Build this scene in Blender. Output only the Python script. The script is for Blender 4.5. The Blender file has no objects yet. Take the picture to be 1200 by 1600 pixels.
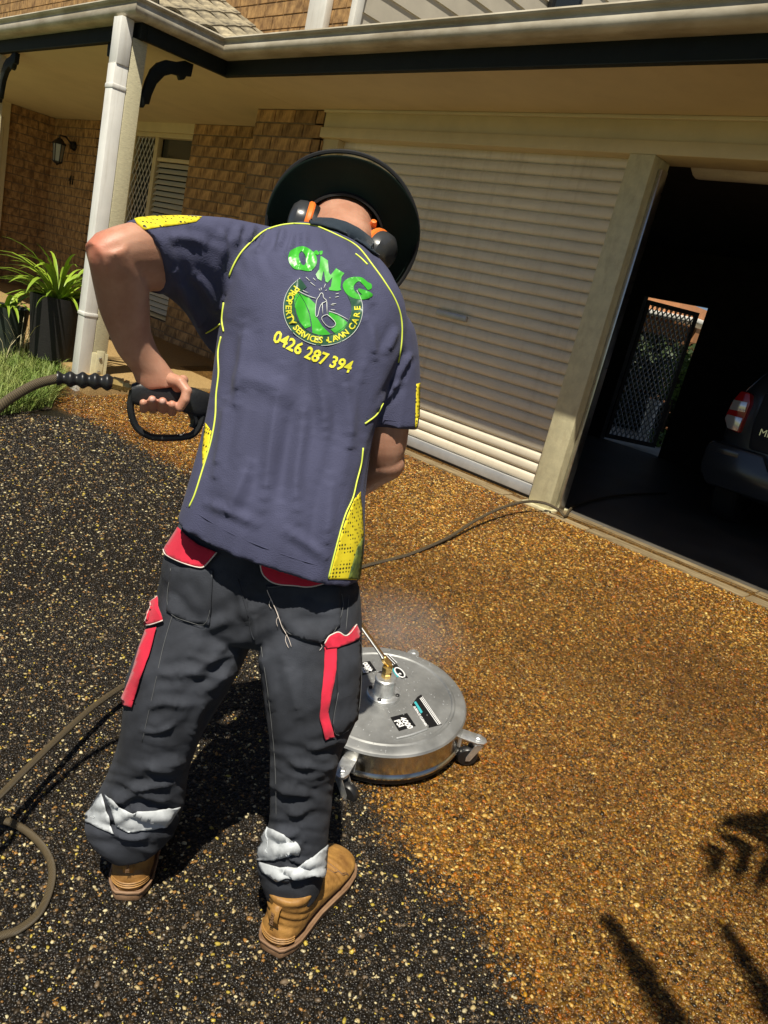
import bpy, bmesh, math, random
import numpy as np
from mathutils import Vector, Matrix, noise
from mathutils.bvhtree import BVHTree
from mathutils.geometry import delaunay_2d_cdt

S = bpy.context.scene
COL = S.collection
random.seed(7); RNG = np.random.default_rng(7)

# ------------------------------------------------------------------ camera, sky, sun
CAMZ = 1.495
FPX, CX, CY = 1195.0, 600.0, 800.0            # focal length and centre for a 1200 x 1600 picture
def nrm(v):
    v = np.asarray(v, float); return v/np.linalg.norm(v)
_down = nrm([-1017, -4206, -FPX]); _Z = -_down
_X = -nrm([-1283, 650, -FPX]); _X = nrm(_X - _Z*_X.dot(_Z)); _Y = np.cross(_Z, _X)
RC = np.array([_X, _Y, _Z])                   # camera -> world rotation
CAM = np.array([0, 0, CAMZ])
cd = bpy.data.cameras.new('camera'); cam = bpy.data.objects.new('camera', cd); COL.objects.link(cam)
cd.sensor_fit = 'VERTICAL'; cd.sensor_height = 36; cd.sensor_width = 27; cd.lens = FPX/1600*36
cd.clip_start = 0.02; cd.clip_end = 2000
M4 = Matrix([list(RC[i])+[CAM[i]] for i in range(3)]+[[0, 0, 0, 1]]); cam.matrix_world = M4
S.camera = cam
SUNV = nrm([-0.30, 0.468, -1.0])              # direction the light travels
elev = math.asin(-SUNV[2]); az = math.atan2(-SUNV[0], -SUNV[1])   # azimuth of the sun from +Y towards +X
w = bpy.data.worlds.new('World'); S.world = w; w.use_nodes = True
nt = w.node_tree; bg = nt.nodes['Background']; sk = nt.nodes.new('ShaderNodeTexSky')
sk.sky_type = 'NISHITA'; sk.sun_disc = False; sk.sun_elevation = elev; sk.sun_rotation = az; sk.air_density = .55; sk.dust_density = .5
nt.links.new(sk.outputs[0], bg.inputs[0]); bg.inputs[1].default_value = 0.05
sd = bpy.data.lights.new('sun', 'SUN'); sun = bpy.data.objects.new('sun', sd); COL.objects.link(sun)
sd.energy = 5.0; sd.angle = math.radians(0.55); sd.color = (1, 0.93, 0.79)
sun.rotation_euler = Vector(SUNV).to_track_quat('-Z', 'Y').to_euler(); sun.location = (2, -4, 9)
S.view_settings.view_transform = 'Standard'; S.view_settings.look = 'None'
S.view_settings.exposure = 0.32; S.view_settings.gamma = 1; S.view_settings.use_curve_mapping = False
S.render.resolution_x = 768; S.render.resolution_y = 1024

# ------------------------------------------------------------------ helpers
def ray(x, y): return RC @ nrm([x-CX, CY-y, -FPX])
def atY(x, y, Y): r = ray(x, y); return CAM + r*(Y/r[1])
def atX(x, y, X): r = ray(x, y); return CAM + r*(X/r[0])
def atZ(x, y, Z): r = ray(x, y); return CAM + r*((Z-CAMZ)/r[2])
def atD(x, y, D): r = ray(x, y); return CAM + r*(D/math.hypot(r[0], r[1]))
SL = 0.11                                      # the drive climbs 11 % towards the garage
def gz(y): return SL*y
def onG(x, y, dz=0.0):
    r = ray(x, y); t = -(CAMZ-dz)/(r[2]-SL*r[1]); return CAM + r*t
def proj(P):
    v = (np.asarray(P, float)-CAM) @ RC
    return np.stack([CX-FPX*v[..., 0]/v[..., 2], CY+FPX*v[..., 1]/v[..., 2]], -1)

def link(name, me, mat=None, parent=None):
    o = bpy.data.objects.new(name, me); COL.objects.link(o)
    if mat is not None and not me.materials: me.materials.append(mat)
    if parent is not None:
        o.parent = parent            # meshes are in world coordinates; a thing's Empty stands at its base
        if parent.type == 'EMPTY': o.matrix_parent_inverse = Matrix.Translation(-Vector(parent.location))
    return o
def mkmesh(name, V, F, smooth=False):
    me = bpy.data.meshes.new(name); me.from_pydata([tuple(map(float, v)) for v in V], [], [tuple(map(int, f)) for f in F]); me.update()
    if smooth: me.polygons.foreach_set('use_smooth', [True]*len(me.polygons))
    return me
class MB:
    """collects shapes into one mesh (world coordinates)"""
    def __init__(s): s.V = []; s.F = []
    def add(s, V, F):
        n = len(s.V); s.V += [tuple(v) for v in V]; s.F += [tuple(i+n for i in f) for f in F]; return s
    def box(s, a, b, M=None):
        (x0, y0, z0), (x1, y1, z1) = a, b
        V = [(x0,y0,z0),(x1,y0,z0),(x1,y1,z0),(x0,y1,z0),(x0,y0,z1),(x1,y0,z1),(x1,y1,z1),(x0,y1,z1)]
        if M is not None: V = [M @ Vector(v) for v in V]
        return s.add(V, [(0,3,2,1),(4,5,6,7),(0,1,5,4),(1,2,6,5),(2,3,7,6),(3,0,4,7)])
    def tube(s, P, r, n=10, caps=True):
        V, F = tubegeo(P, r, n, caps); return s.add(V, F)
    def lathe(s, prof, M, n=32):
        V = []; F = []
        k = len(prof)
        for i in range(n):
            a = 2*math.pi*i/n
            for (r, z) in prof: V.append(M @ Vector((r*math.cos(a), r*math.sin(a), z)))
        for i in range(n):
            j = (i+1) % n
            for q in range(k-1): F.append((i*k+q, j*k+q, j*k+q+1, i*k+q+1))
        return s.add(V, F)
    def prism(s, poly, M, h):
        """poly in local xy, extruded 0..h in local z, placed by M"""
        n = len(poly); V = [M @ Vector((x, y, 0)) for x, y in poly]+[M @ Vector((x, y, h)) for x, y in poly]
        return s.add(V, [tuple(range(n))[::-1], tuple(range(n, 2*n))]+[(i, (i+1) % n, n+(i+1) % n, n+i) for i in range(n)])
    def build(s, name, mat, parent=None, smooth=False, bevel=0.0, seg=2, angle=35):
        me = mkmesh(name, s.V, s.F)
        bm = bmesh.new(); bm.from_mesh(me)
        bmesh.ops.remove_doubles(bm, verts=bm.verts, dist=1e-6)
        bmesh.ops.recalc_face_normals(bm, faces=bm.faces)
        if bevel > 0:
            e = [e for e in bm.edges if len(e.link_faces) == 2 and e.calc_face_angle(0) > math.radians(28)]
            bmesh.ops.bevel(bm, geom=e, offset=bevel, segments=seg, profile=0.5, affect='EDGES', clamp_overlap=True)
        bm.to_mesh(me); bm.free()
        if smooth or bevel > 0:
            me.polygons.foreach_set('use_smooth', [True]*len(me.polygons)); me.set_sharp_from_angle(angle=math.radians(angle))
        return link(name, me, mat, parent)
def frames(P):
    P = [Vector(p) for p in P]; T = []
    for i in range(len(P)):
        a = P[max(i-1, 0)]; b = P[min(i+1, len(P)-1)]; T.append((b-a).normalized())
    up = Vector((0, 0, 1)) if abs(T[0].z) < .9 else Vector((1, 0, 0))
    N = [(up - T[0]*up.dot(T[0])).normalized()]
    for i in range(1, len(P)):
        n = N[-1] - T[i]*N[-1].dot(T[i]); N.append(n.normalized())
    return P, T, N
def tubegeo(P, r, n=10, caps=True):
    P, T, N = frames(P); V = []; F = []
    rs = r if hasattr(r, '__len__') else [r]*len(P)
    for p, t, m, q in zip(P, T, N, rs):
        b = t.cross(m)
        for i in range(n):
            a = 2*math.pi*i/n; V.append(p+(m*math.cos(a)+b*math.sin(a))*q)
    for k in range(len(P)-1):
        for i in range(n):
            j = (i+1) % n; F.append((k*n+i, k*n+j, (k+1)*n+j, (k+1)*n+i))
    if caps:
        F.append(tuple(range(n))[::-1]); F.append(tuple(range((len(P)-1)*n, len(P)*n)))
    return V, F
def spline(P, m=8):
    """Catmull-Rom through the points"""
    P = [np.asarray(p, float) for p in P]; Q = [2*P[0]-P[1]]+P+[2*P[-1]-P[-2]]; out = []
    for i in range(1, len(Q)-2):
        a, b, c, d = Q[i-1:i+3]
        for k in range(m):
            t = k/m; out.append(0.5*((2*b)+(c-a)*t+(2*a-5*b+4*c-d)*t*t+(3*b-a-3*c+d)*t**3))
    out.append(P[-1]); return out
def empty(name, loc):
    o = bpy.data.objects.new(name, None); COL.objects.link(o); o.location = tuple(map(float, loc)); o.empty_display_size = .1; return o
def tag(o, label=None, cat=None, group=None, kind=None):
    if label: o['label'] = label
    if cat: o['category'] = cat
    if group: o['group'] = group
    if kind: o['kind'] = kind
    return o
def axis_matrix(o, z, x=None):
    """matrix at o whose local z runs along z"""
    z = Vector(z).normalized(); x = Vector(x) if x is not None else (Vector((0, 0, 1)) if abs(z.z) < .9 else Vector((1, 0, 0)))
    x = (x - z*x.dot(z)).normalized(); y = z.cross(x)
    return Matrix(((x.x, y.x, z.x, o[0]), (x.y, y.y, z.y, o[1]), (x.z, y.z, z.z, o[2]), (0, 0, 0, 1)))

# ------------------------------------------------------------------ materials
def mat(name, col, rough=.6, metal=0, var=0.0, vscale=8, bump=0.0, bscale=60, coat=0, spec=.5, col2=None, detail=5, stretch=None, rand=0, sss=0, rvar=0.0):
    m = bpy.data.materials.new(name); m.use_nodes = True; t = m.node_tree; b = t.nodes['Principled BSDF']
    b.inputs['Base Color'].default_value = (*col, 1); b.inputs['Roughness'].default_value = rough; b.inputs['Metallic'].default_value = metal
    b.inputs['Specular IOR Level'].default_value = spec; b.inputs['Coat Weight'].default_value = coat; b.inputs['Coat Roughness'].default_value = .15
    if sss: b.inputs['Subsurface Weight'].default_value = sss; b.inputs['Subsurface Radius'].default_value = (.012, .004, .002); b.inputs['Subsurface Scale'].default_value = 1
    tc = t.nodes.new('ShaderNodeTexCoord'); src = tc.outputs['Object']
    if stretch:
        mp = t.nodes.new('ShaderNodeMapping'); mp.inputs['Scale'].default_value = stretch; t.links.new(src, mp.inputs[0]); src = mp.outputs[0]
    last = None
    if var > 0 or col2 is not None:
        n = t.nodes.new('ShaderNodeTexNoise'); n.inputs['Scale'].default_value = vscale; n.inputs['Detail'].default_value = detail; n.inputs['Roughness'].default_value = .6
        t.links.new(src, n.inputs['Vector']); r = t.nodes.new('ShaderNodeValToRGB')
        c2 = col2 if col2 is not None else tuple(max(0, c*(1-var)) for c in col); c1 = col if col2 is not None else tuple(min(1, c*(1+var)) for c in col)
        r.color_ramp.elements[0].position = .35; r.color_ramp.elements[1].position = .65
        r.color_ramp.elements[0].color = (*c2, 1); r.color_ramp.elements[1].color = (*c1, 1)
        t.links.new(n.outputs['Fac'], r.inputs[0]); last = r.outputs[0]
        if rvar:
            mr = t.nodes.new('ShaderNodeMapRange'); mr.inputs[3].default_value = rough-rvar; mr.inputs[4].default_value = rough+rvar
            t.links.new(n.outputs['Fac'], mr.inputs[0]); t.links.new(mr.outputs[0], b.inputs['Roughness'])
    if rand:
        oi = t.nodes.new('ShaderNodeObjectInfo'); hs = t.nodes.new('ShaderNodeHueSaturation')
        mr = t.nodes.new('ShaderNodeMapRange'); mr.inputs[3].default_value = 1-rand; mr.inputs[4].default_value = 1+rand
        t.links.new(oi.outputs['Random'], mr.inputs[0]); t.links.new(mr.outputs[0], hs.inputs['Value'])
        if last is not None: t.links.new(last, hs.inputs['Color'])
        else: hs.inputs['Color'].default_value = (*col, 1)
        last = hs.outputs[0]
    if last is not None: t.links.new(last, b.inputs['Base Color'])
    if bump > 0:
        n2 = t.nodes.new('ShaderNodeTexNoise'); n2.inputs['Scale'].default_value = bscale; n2.inputs['Detail'].default_value = 4
        t.links.new(src, n2.inputs['Vector']); bp = t.nodes.new('ShaderNodeBump'); bp.inputs['Strength'].default_value = bump; bp.inputs['Distance'].default_value = .004
        t.links.new(n2.outputs['Fac'], bp.inputs['Height']); t.links.new(bp.outputs[0], b.inputs['Normal'])
    return m
def nodes(m): return m.node_tree, m.node_tree.nodes['Principled BSDF']

M = {}
M['cream'] = mat('cream_paint', (.62,.55,.36), .5, var=.06, vscale=3, bump=.15, bscale=40)
M['postcream'] = mat('post_cream_paint', (.60,.55,.35), .45, var=.10, vscale=14, bump=.25, bscale=90)
M['beigetrim'] = mat('beige_trim_paint', (.60,.50,.29), .5, var=.07, vscale=4, bump=.1)
M['soffit'] = mat('soffit_board', (.62,.51,.31), .7, var=.05, vscale=2, bump=.06, bscale=30)
M['white'] = mat('white_downpipe', (.84,.83,.78), .4, var=.05, vscale=6)
M['timber_white'] = mat('painted_rough_timber', (.60,.55,.36), .7, var=.14, vscale=30, bump=.8, bscale=60, stretch=(1,1,9))
M['darkgreen'] = mat('dark_green_trim', (.006,.009,.008), .65, var=.2, vscale=10, bump=.1, spec=.25)
M['gutter'] = mat('weathered_gutter', (.60,.55,.44), .42, col2=(.36,.31,.22), vscale=7, detail=9, bump=.08, stretch=(.4,1,1))
M['doorsheet'] = mat('roller_door_paint', (.72,.65,.51), .45, var=.10, vscale=5, stretch=(.5,3,3), rand=.04)
def streaks(m_, amount=.35, scale=(9, 9, .6), col=(.30,.23,.13)):
    t, b = nodes(m_); src = b.inputs['Base Color'].links[0].from_socket if b.inputs['Base Color'].links else None
    tc = t.nodes.new('ShaderNodeTexCoord'); g_ = t.nodes.new('ShaderNodeNewGeometry'); mp_ = t.nodes.new('ShaderNodeMapping'); mp_.inputs['Scale'].default_value = scale; t.links.new(g_.outputs['Position'], mp_.inputs[0])
    n = t.nodes.new('ShaderNodeTexNoise'); n.inputs['Scale'].default_value = 1.6; n.inputs['Detail'].default_value = 8; n.inputs['Roughness'].default_value = .7; t.links.new(mp_.outputs[0], n.inputs['Vector'])
    r = t.nodes.new('ShaderNodeMapRange'); r.inputs[1].default_value = .5; r.inputs[2].default_value = .78; r.inputs[3].default_value = 0; r.inputs[4].default_value = amount; t.links.new(n.outputs['Fac'], r.inputs[0])
    x = t.nodes.new('ShaderNodeMix'); x.data_type = 'RGBA'; t.links.new(r.outputs[0], x.inputs['Factor'])
    if src is not None: t.links.new(src, x.inputs['A'])
    else: x.inputs['A'].default_value = b.inputs['Base Color'].default_value
    x.inputs['B'].default_value = (*col, 1); t.links.new(x.outputs['Result'], b.inputs['Base Color'])
streaks(M['doorsheet']); streaks(M['postcream'], .5, (14, 14, 5)); streaks(M['white'], .3, (20, 20, 1.5)); streaks(M['gutter'], .6, (1.2, 6, 9), (.16,.11,.06)); streaks(M['soffit'], .25, (2, 2, 2), (.40,.30,.15))
M['rail'] = mat('door_bottom_rail', (.45,.45,.45), .35, metal=.4, var=.1)
M['brick'] = mat('brown_brick', (.47,.28,.11), .85, col2=(.17,.092,.036), vscale=9, detail=6, bump=.6, bscale=45, stretch=(2.0,2.0,1.1), rand=.30)
M['mortar'] = mat('dark_mortar', (.22,.16,.095), .95, var=.2, vscale=30, bump=.5)
M['tile'] = mat('concrete_roof_tile', (.40,.34,.22), .85, col2=(.05,.042,.032), vscale=13, bump=.5, rand=.25)
M['board'] = mat('grey_weatherboard', (.46,.42,.34), .6, var=.08, vscale=3)
M['black'] = mat('black_metal', (.012,.012,.013), .45)
M['rubber'] = mat('black_rubber', (.014,.014,.015), .38, var=.2, vscale=40)
M['glass'] = mat('window_glass', (.03,.035,.035), .06, spec=.8)
M['blind'] = mat('venetian_slat', (.55,.52,.42), .5)
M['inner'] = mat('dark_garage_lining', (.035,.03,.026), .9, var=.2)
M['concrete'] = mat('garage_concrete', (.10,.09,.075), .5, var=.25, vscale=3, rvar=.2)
M['plank'] = mat('weathered_sleeper', (.34,.26,.14), .85, col2=(.16,.11,.05), vscale=6, bump=.9, bscale=30, stretch=(1.2,8,8), rand=.2)
M['soil'] = mat('soil', (.05,.035,.022), .95, var=.4, vscale=30, bump=1, bscale=50)
M['slab'] = mat('exposed_aggregate_slab', (.42,.29,.12), .7, col2=(.22,.13,.045), vscale=120, bump=.8, bscale=140)
M['chrome'] = mat('chrome', (.75,.75,.75), .12, metal=1)
M['steel'] = mat('brushed_steel', (.55,.55,.54), .3, metal=1, var=.08, vscale=20, rvar=.08)
M['brass'] = mat('brass_fitting', (.78,.55,.20), .34, metal=1, var=.15, vscale=60)

# ------------------------------------------------------------------ driveway, ground, lawn
ZT = 0.465; YF = 4.231; ZS = 2.76
BX = np.array([-9, -5.14, -4.86, -4.34, -4.0, -3.62, -3.0, -2.39, -1.78, -1.45, -1.2, -1.05, -.77, -.51, -.42, .4, 6])
BY = np.array([2.2, 2.27, 2.41, 2.38, 2.41, 2.45, 2.4, 2.22, 2.02, 1.75, 1.50, 1.47, 1.41, 1.36, 1.34, 1.15, 1.0])
def grime(x, y):
    """1 on the uncleaned black half of the drive, 0 on the washed half"""
    yb = np.interp(x, BX, BY)
    k = np.array([noise.noise((a*3.1, b*3.1, 0.3))*.07+noise.noise((a*11, b*11, 4.))*.035 for a, b in zip(x, y)])
    return np.clip((yb-y+k)/.10+.5, 0, 1)
def grid_sheet(name, x0, x1, y0, y1, st, zf, m, kind='structure'):
    xs = np.arange(x0, x1+1e-6, st); ys = np.arange(y0, y1+1e-6, st); nx, ny = len(xs), len(ys)
    X, Y = np.meshgrid(xs, ys); V = np.stack([X.ravel(), Y.ravel(), zf(X.ravel(), Y.ravel())], 1)
    i = np.arange(nx*ny).reshape(ny, nx); F = np.stack([i[:-1,:-1], i[:-1,1:], i[1:,1:], i[1:,:-1]], -1).reshape(-1, 4)
    o = link(name, mkmesh(name, V, F, True), m); tag(o, kind=kind); return o, V
def add_attr(me, name, vals, typ='FLOAT'):
    a = me.attributes.new(name, typ, 'POINT')
    a.data.foreach_set('value' if typ == 'FLOAT' else 'color', np.asarray(vals, np.float32).ravel())
md = mat('exposed_aggregate', (.3,.2,.08), .5)
t, b = nodes(md)
at_ = t.nodes.new('ShaderNodeAttribute'); at_.attribute_name = 'grime'
tc = t.nodes.new('ShaderNodeTexCoord'); vo = t.nodes.new('ShaderNodeTexVoronoi'); vo.inputs['Scale'].default_value = 150
t.links.new(tc.outputs['Object'], vo.inputs['Vector'])
r1 = t.nodes.new('ShaderNodeValToRGB'); r2 = t.nodes.new('ShaderNodeValToRGB')
sx = t.nodes.new('ShaderNodeSeparateColor'); t.links.new(vo.outputs['Color'], sx.inputs[0])
def ramp(r, els):
    e = r.color_ramp.elements
    while len(e) > 1: e.remove(e[-1])
    e[0].position = els[0][0]; e[0].color = (*els[0][1], 1)
    for p, c in els[1:]: q = e.new(p); q.color = (*c, 1)
ramp(r1, [(0, (.02,.010,.003)), (.4, (.07,.034,.008)), (.7, (.14,.072,.016)), (1, (.22,.12,.032))])
ramp(r2, [(0, (.007,.005,.003)), (.86, (.012,.009,.005)), (1, (.03,.022,.011))])
t.links.new(sx.outputs[0], r1.inputs[0]); t.links.new(sx.outputs[0], r2.inputs[0])
mx = t.nodes.new('ShaderNodeMix'); mx.data_type = 'RGBA'
t.links.new(at_.outputs['Fac'], mx.inputs['Factor']); t.links.new(r1.outputs[0], mx.inputs['A']); t.links.new(r2.outputs[0], mx.inputs['B'])
t.links.new(mx.outputs['Result'], b.inputs['Base Color'])
bp = t.nodes.new('ShaderNodeBump'); bp.inputs['Strength'].default_value = .8; bp.inputs['Distance'].default_value = .004; bp.invert = True
t.links.new(vo.outputs['Distance'], bp.inputs['Height']); t.links.new(bp.outputs[0], b.inputs['Normal']); b.inputs['Roughness'].default_value = .38
drive, DV = grid_sheet('driveway', -6.4, 3.0, -3.0, YF+.02, .05, lambda x, y: gz(y), md)
add_attr(drive.data, 'grime', grime(DV[:, 0], DV[:, 1]))
gm = mat('far_ground', (.13,.14,.05), .9, var=.4, vscale=2)
g = MB(); 
for (x0, x1, y0, y1) in ((-300, 300, -300, 300),): g.add([(x0,y0,-.9),(x1,y0,-.9),(x1,y1,-.9),(x0,y1,-.9)], [(0,1,2,3)])
tag(g.build('ground', gm), kind='structure')

# pebbles of the exposed aggregate: instanced stones with their own colours
def pebble_mesh(i):
    bm = bmesh.new(); bmesh.ops.create_icosphere(bm, subdivisions=2 if i < 2 else 1, radius=1)
    for v in bm.verts:
        n = noise.noise(v.co*1.3+Vector((i*7.1, 0, 0)))
        v.co *= 1+.35*n
        v.co.x *= 1.0; v.co.y *= .66; v.co.z *= .5
    me = bpy.data.meshes.new('pebble'); bm.to_mesh(me); bm.free(); me.polygons.foreach_set('use_smooth', [True]*len(me.polygons)); return me
mp = mat('wet_pebble', (.3,.2,.1), .3, spec=.42)
t, b = nodes(mp); ia = t.nodes.new('ShaderNodeAttribute'); ia.attribute_type = 'INSTANCER'; ia.attribute_name = 'pcol'
t.links.new(ia.outputs['Color'], b.inputs['Base Color']); b.inputs['Roughness'].default_value = .27
ib = t.nodes.new('ShaderNodeAttribute'); ib.attribute_type = 'INSTANCER'; ib.attribute_name = 'prough'; t.links.new(ib.outputs['Fac'], b.inputs['Roughness'])
pcoll = bpy.data.collections.new('pebble_shapes')
for i in range(5):
    me = pebble_mesh(i); me.materials.append(mp); po = bpy.data.objects.new('pebble_shape', me); pcoll.objects.link(po)
def sample_pebbles():
    out = []
    n = 250000
    x = RNG.uniform(-5.5, .5, n); y = RNG.uniform(.25, YF-.12, n)
    P = np.stack([x, y, gz(y)], 1); uv = proj(P); d = np.hypot(x, y)
    ok = (uv[:, 0] > -60) & (uv[:, 0] < 1260) & (uv[:, 1] > 0) & (uv[:, 1] < 1680) & (((P-CAM) @ RC)[:, 2] < 0)
    keep = RNG.uniform(0, 1, n) < np.clip(3.4/d, .35, 1)
    ok &= keep; ok &= ~((x < -4.2) & (y < 2.3-.0) & (x < -5.05+.12*np.sin(y*9)))
    P = P[ok]
    # a second, finer generation between the big stones close to the camera
    n = 190000; x = RNG.uniform(-2.6, .4, n); y = RNG.uniform(.3, 2.9, n); Q = np.stack([x, y, gz(y)-.0006], 1); uv = proj(Q); d = np.hypot(x, y)
    ok = (uv[:, 0] > -30) & (uv[:, 0] < 1230) & (uv[:, 1] > 0) & (uv[:, 1] < 1640) & (d < 2.9) & (((Q-CAM) @ RC)[:, 2] < 0)
    global NBIG; NBIG = len(P)
    return np.concatenate([P, Q[ok]])
PP = sample_pebbles(); NP_ = len(PP)
gr_ = grime(PP[:, 0], PP[:, 1])
u = RNG.uniform(0, 1, NP_)
clean = np.array([(.26,.125,.022),(.34,.18,.04),(.17,.075,.014),(.42,.26,.08),(.52,.38,.17),(.36,.13,.02),(.05,.035,.02),(.23,.15,.06),(.10,.045,.012),(.60,.50,.30),(.40,.24,.03)])
cw = np.array([.19,.16,.13,.11,.07,.07,.09,.07,.08,.035,.03])
dirty = np.array([(.007,.005,.003),(.014,.010,.006),(.030,.020,.010),(.36,.28,.13),(.50,.43,.25),(.42,.32,.05),(.26,.13,.03),(.12,.085,.05)])
dw = np.array([.44,.25,.13,.052,.032,.017,.038,.06])
ci = clean[RNG.choice(len(clean), NP_, p=cw/cw.sum())]; di = dirty[RNG.choice(len(dirty), NP_, p=dw/dw.sum())]
isd = (RNG.uniform(0, 1, NP_) < gr_)[:, None]
patch = np.array([1+.28*noise.noise((a*1.7, b_*1.7, 9.))+.15*noise.noise((a*6, b_*6, 2.)) for a, b_ in PP[:, :2]])[:, None]
dry = np.clip((PP[:, 1]-2.9)/1.1, 0, 1)[:, None]; rust = np.clip(np.array([noise.noise((a*1.1+5, b_*1.1, 3.))*1.9+.22 for a, b_ in PP[:, :2]]), 0, 1)[:, None]
colr = np.where(isd, di, ci*patch*np.array([.76,.645,.355])*(1+dry*np.array([.45,.55,.62]))*(1-rust*np.array([.30,.42,.52])))*np.where(isd, RNG.uniform(.75, 1.2, (NP_, 1)), RNG.uniform(.35, 1.3, (NP_, 1)))
bright = colr.max(1) > .2
sc = RNG.uniform(.0042, .0078, NP_)*np.where(RNG.uniform(0, 1, NP_) < .07, 1.35, 1)*np.clip(np.hypot(PP[:, 0], PP[:, 1])/3.2, 1, 1.6)
sc[NBIG:] *= .62; sc[isd[:, 0] & bright] *= .85
pm = bpy.data.meshes.new('pebbles'); pm.from_pydata([tuple(p) for p in PP+np.array([0, 0, .0004])], [], [])
a = pm.attributes.new('pcol', 'FLOAT_COLOR', 'POINT'); a.data.foreach_set('color', np.concatenate([np.clip(colr, 0, 1), np.ones((NP_, 1))], 1).astype(np.float32).ravel())
add_attr(pm, 'psc', sc); add_attr(pm, 'prough', np.where(isd[:, 0], RNG.uniform(.3, .62, NP_), RNG.uniform(.12, .42, NP_)))
ra = pm.attributes.new('prot', 'FLOAT_VECTOR', 'POINT')
ra.data.foreach_set('vector', np.stack([RNG.normal(0, .22, NP_), RNG.normal(0, .22, NP_), RNG.uniform(0, 6.28, NP_)], 1).astype(np.float32).ravel())
peb = bpy.data.objects.new('pebbles', pm); COL.objects.link(peb); tag(peb, 'golden and blackened pebbles set in the driveway surface', 'pebbles', kind='stuff')
ng = bpy.data.node_groups.new('scatter_pebbles', 'GeometryNodeTree')
ng.interface.new_socket('Geometry', in_out='INPUT', socket_type='NodeSocketGeometry'); ng.interface.new_socket('Geometry', in_out='OUTPUT', socket_type='NodeSocketGeometry')
N = ng.nodes; gi = N.new('NodeGroupInput'); go = N.new('NodeGroupOutput'); iop = N.new('GeometryNodeInstanceOnPoints'); ci_ = N.new('GeometryNodeCollectionInfo')
ci_.inputs['Collection'].default_value = pcoll; ci_.inputs['Separate Children'].default_value = True; ci_.inputs['Reset Children'].default_value = True
def named(n, ty):
    q = N.new('GeometryNodeInputNamedAttribute'); q.data_type = ty; q.inputs['Name'].default_value = n; return q.outputs['Attribute']
ng.links.new(gi.outputs[0], iop.inputs['Points']); ng.links.new(ci_.outputs[0], iop.inputs['Instance']); iop.inputs['Pick Instance'].default_value = True
ng.links.new(named('prot', 'FLOAT_VECTOR'), iop.inputs['Rotation']); ng.links.new(named('psc', 'FLOAT'), iop.inputs['Scale'])
ng.links.new(iop.outputs[0], go.inputs[0])
peb.modifiers.new('scatter', 'NODES').node_group = ng

# lawn strip left of the drive and its grass
lx = [onG(*p) for p in ((-60, 560), (40, 560), (95, 600), (80, 640), (0, 652), (-80, 660))]
lb = MB(); lb.add([(p[0], p[1], gz(p[1])+.004) for p in lx], [tuple(range(len(lx)))])
tag(lb.build('lawn_bed', M['soil']), kind='structure')
def inside(px, py, poly):
    c = False; n = len(poly); j = n-1
    for i in range(n):
        xi, yi = poly[i][:2]; xj, yj = poly[j][:2]
        if (yi > py) != (yj > py) and px < (xj-xi)*(py-yi)/(yj-yi)+xi: c = not c
        j = i
    return c
gv = []; gf = []
def blade(p, h, ang, lean, wd):
    n = len(gv); d = np.array([math.cos(ang), math.sin(ang), 0]); s = np.array([-d[1], d[0], 0])*wd
    for k, f in enumerate((0, .45, .8)):
        c = p+d*lean*h*f*f+np.array([0, 0, h*f*(1-.25*lean*f)]); gv.extend([c-s*(1-.6*f), c+s*(1-.6*f)])
    gv.append(p+d*lean*h+np.array([0, 0, h*(1-.3*lean)])); gf.extend([(n, n+1, n+3, n+2), (n+2, n+3, n+5, n+4), (n+4, n+5, n+6)])
mnx, mxx = min(p[0] for p in lx), max(p[0] for p in lx); mny, mxy = min(p[1] for p in lx), max(p[1] for p in lx)
k = 0
while k < 9000:
    x, y = random.uniform(mnx, mxx), random.uniform(mny, mxy)
    if inside(x, y, lx):
        blade(np.array([x, y, gz(y)+.01]), random.uniform(.07, .24), random.uniform(0, 6.28), random.uniform(.3, 1.2), random.uniform(.0018, .004)); k += 1
M['grass'] = mat('green_grass', (.11,.20,.025), .6, col2=(.27,.30,.08), vscale=9)
tag(link('grass', mkmesh('grass', gv, gf), M['grass']), 'tufty green grass at the left edge of the driveway', 'grass', kind='stuff')

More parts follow.
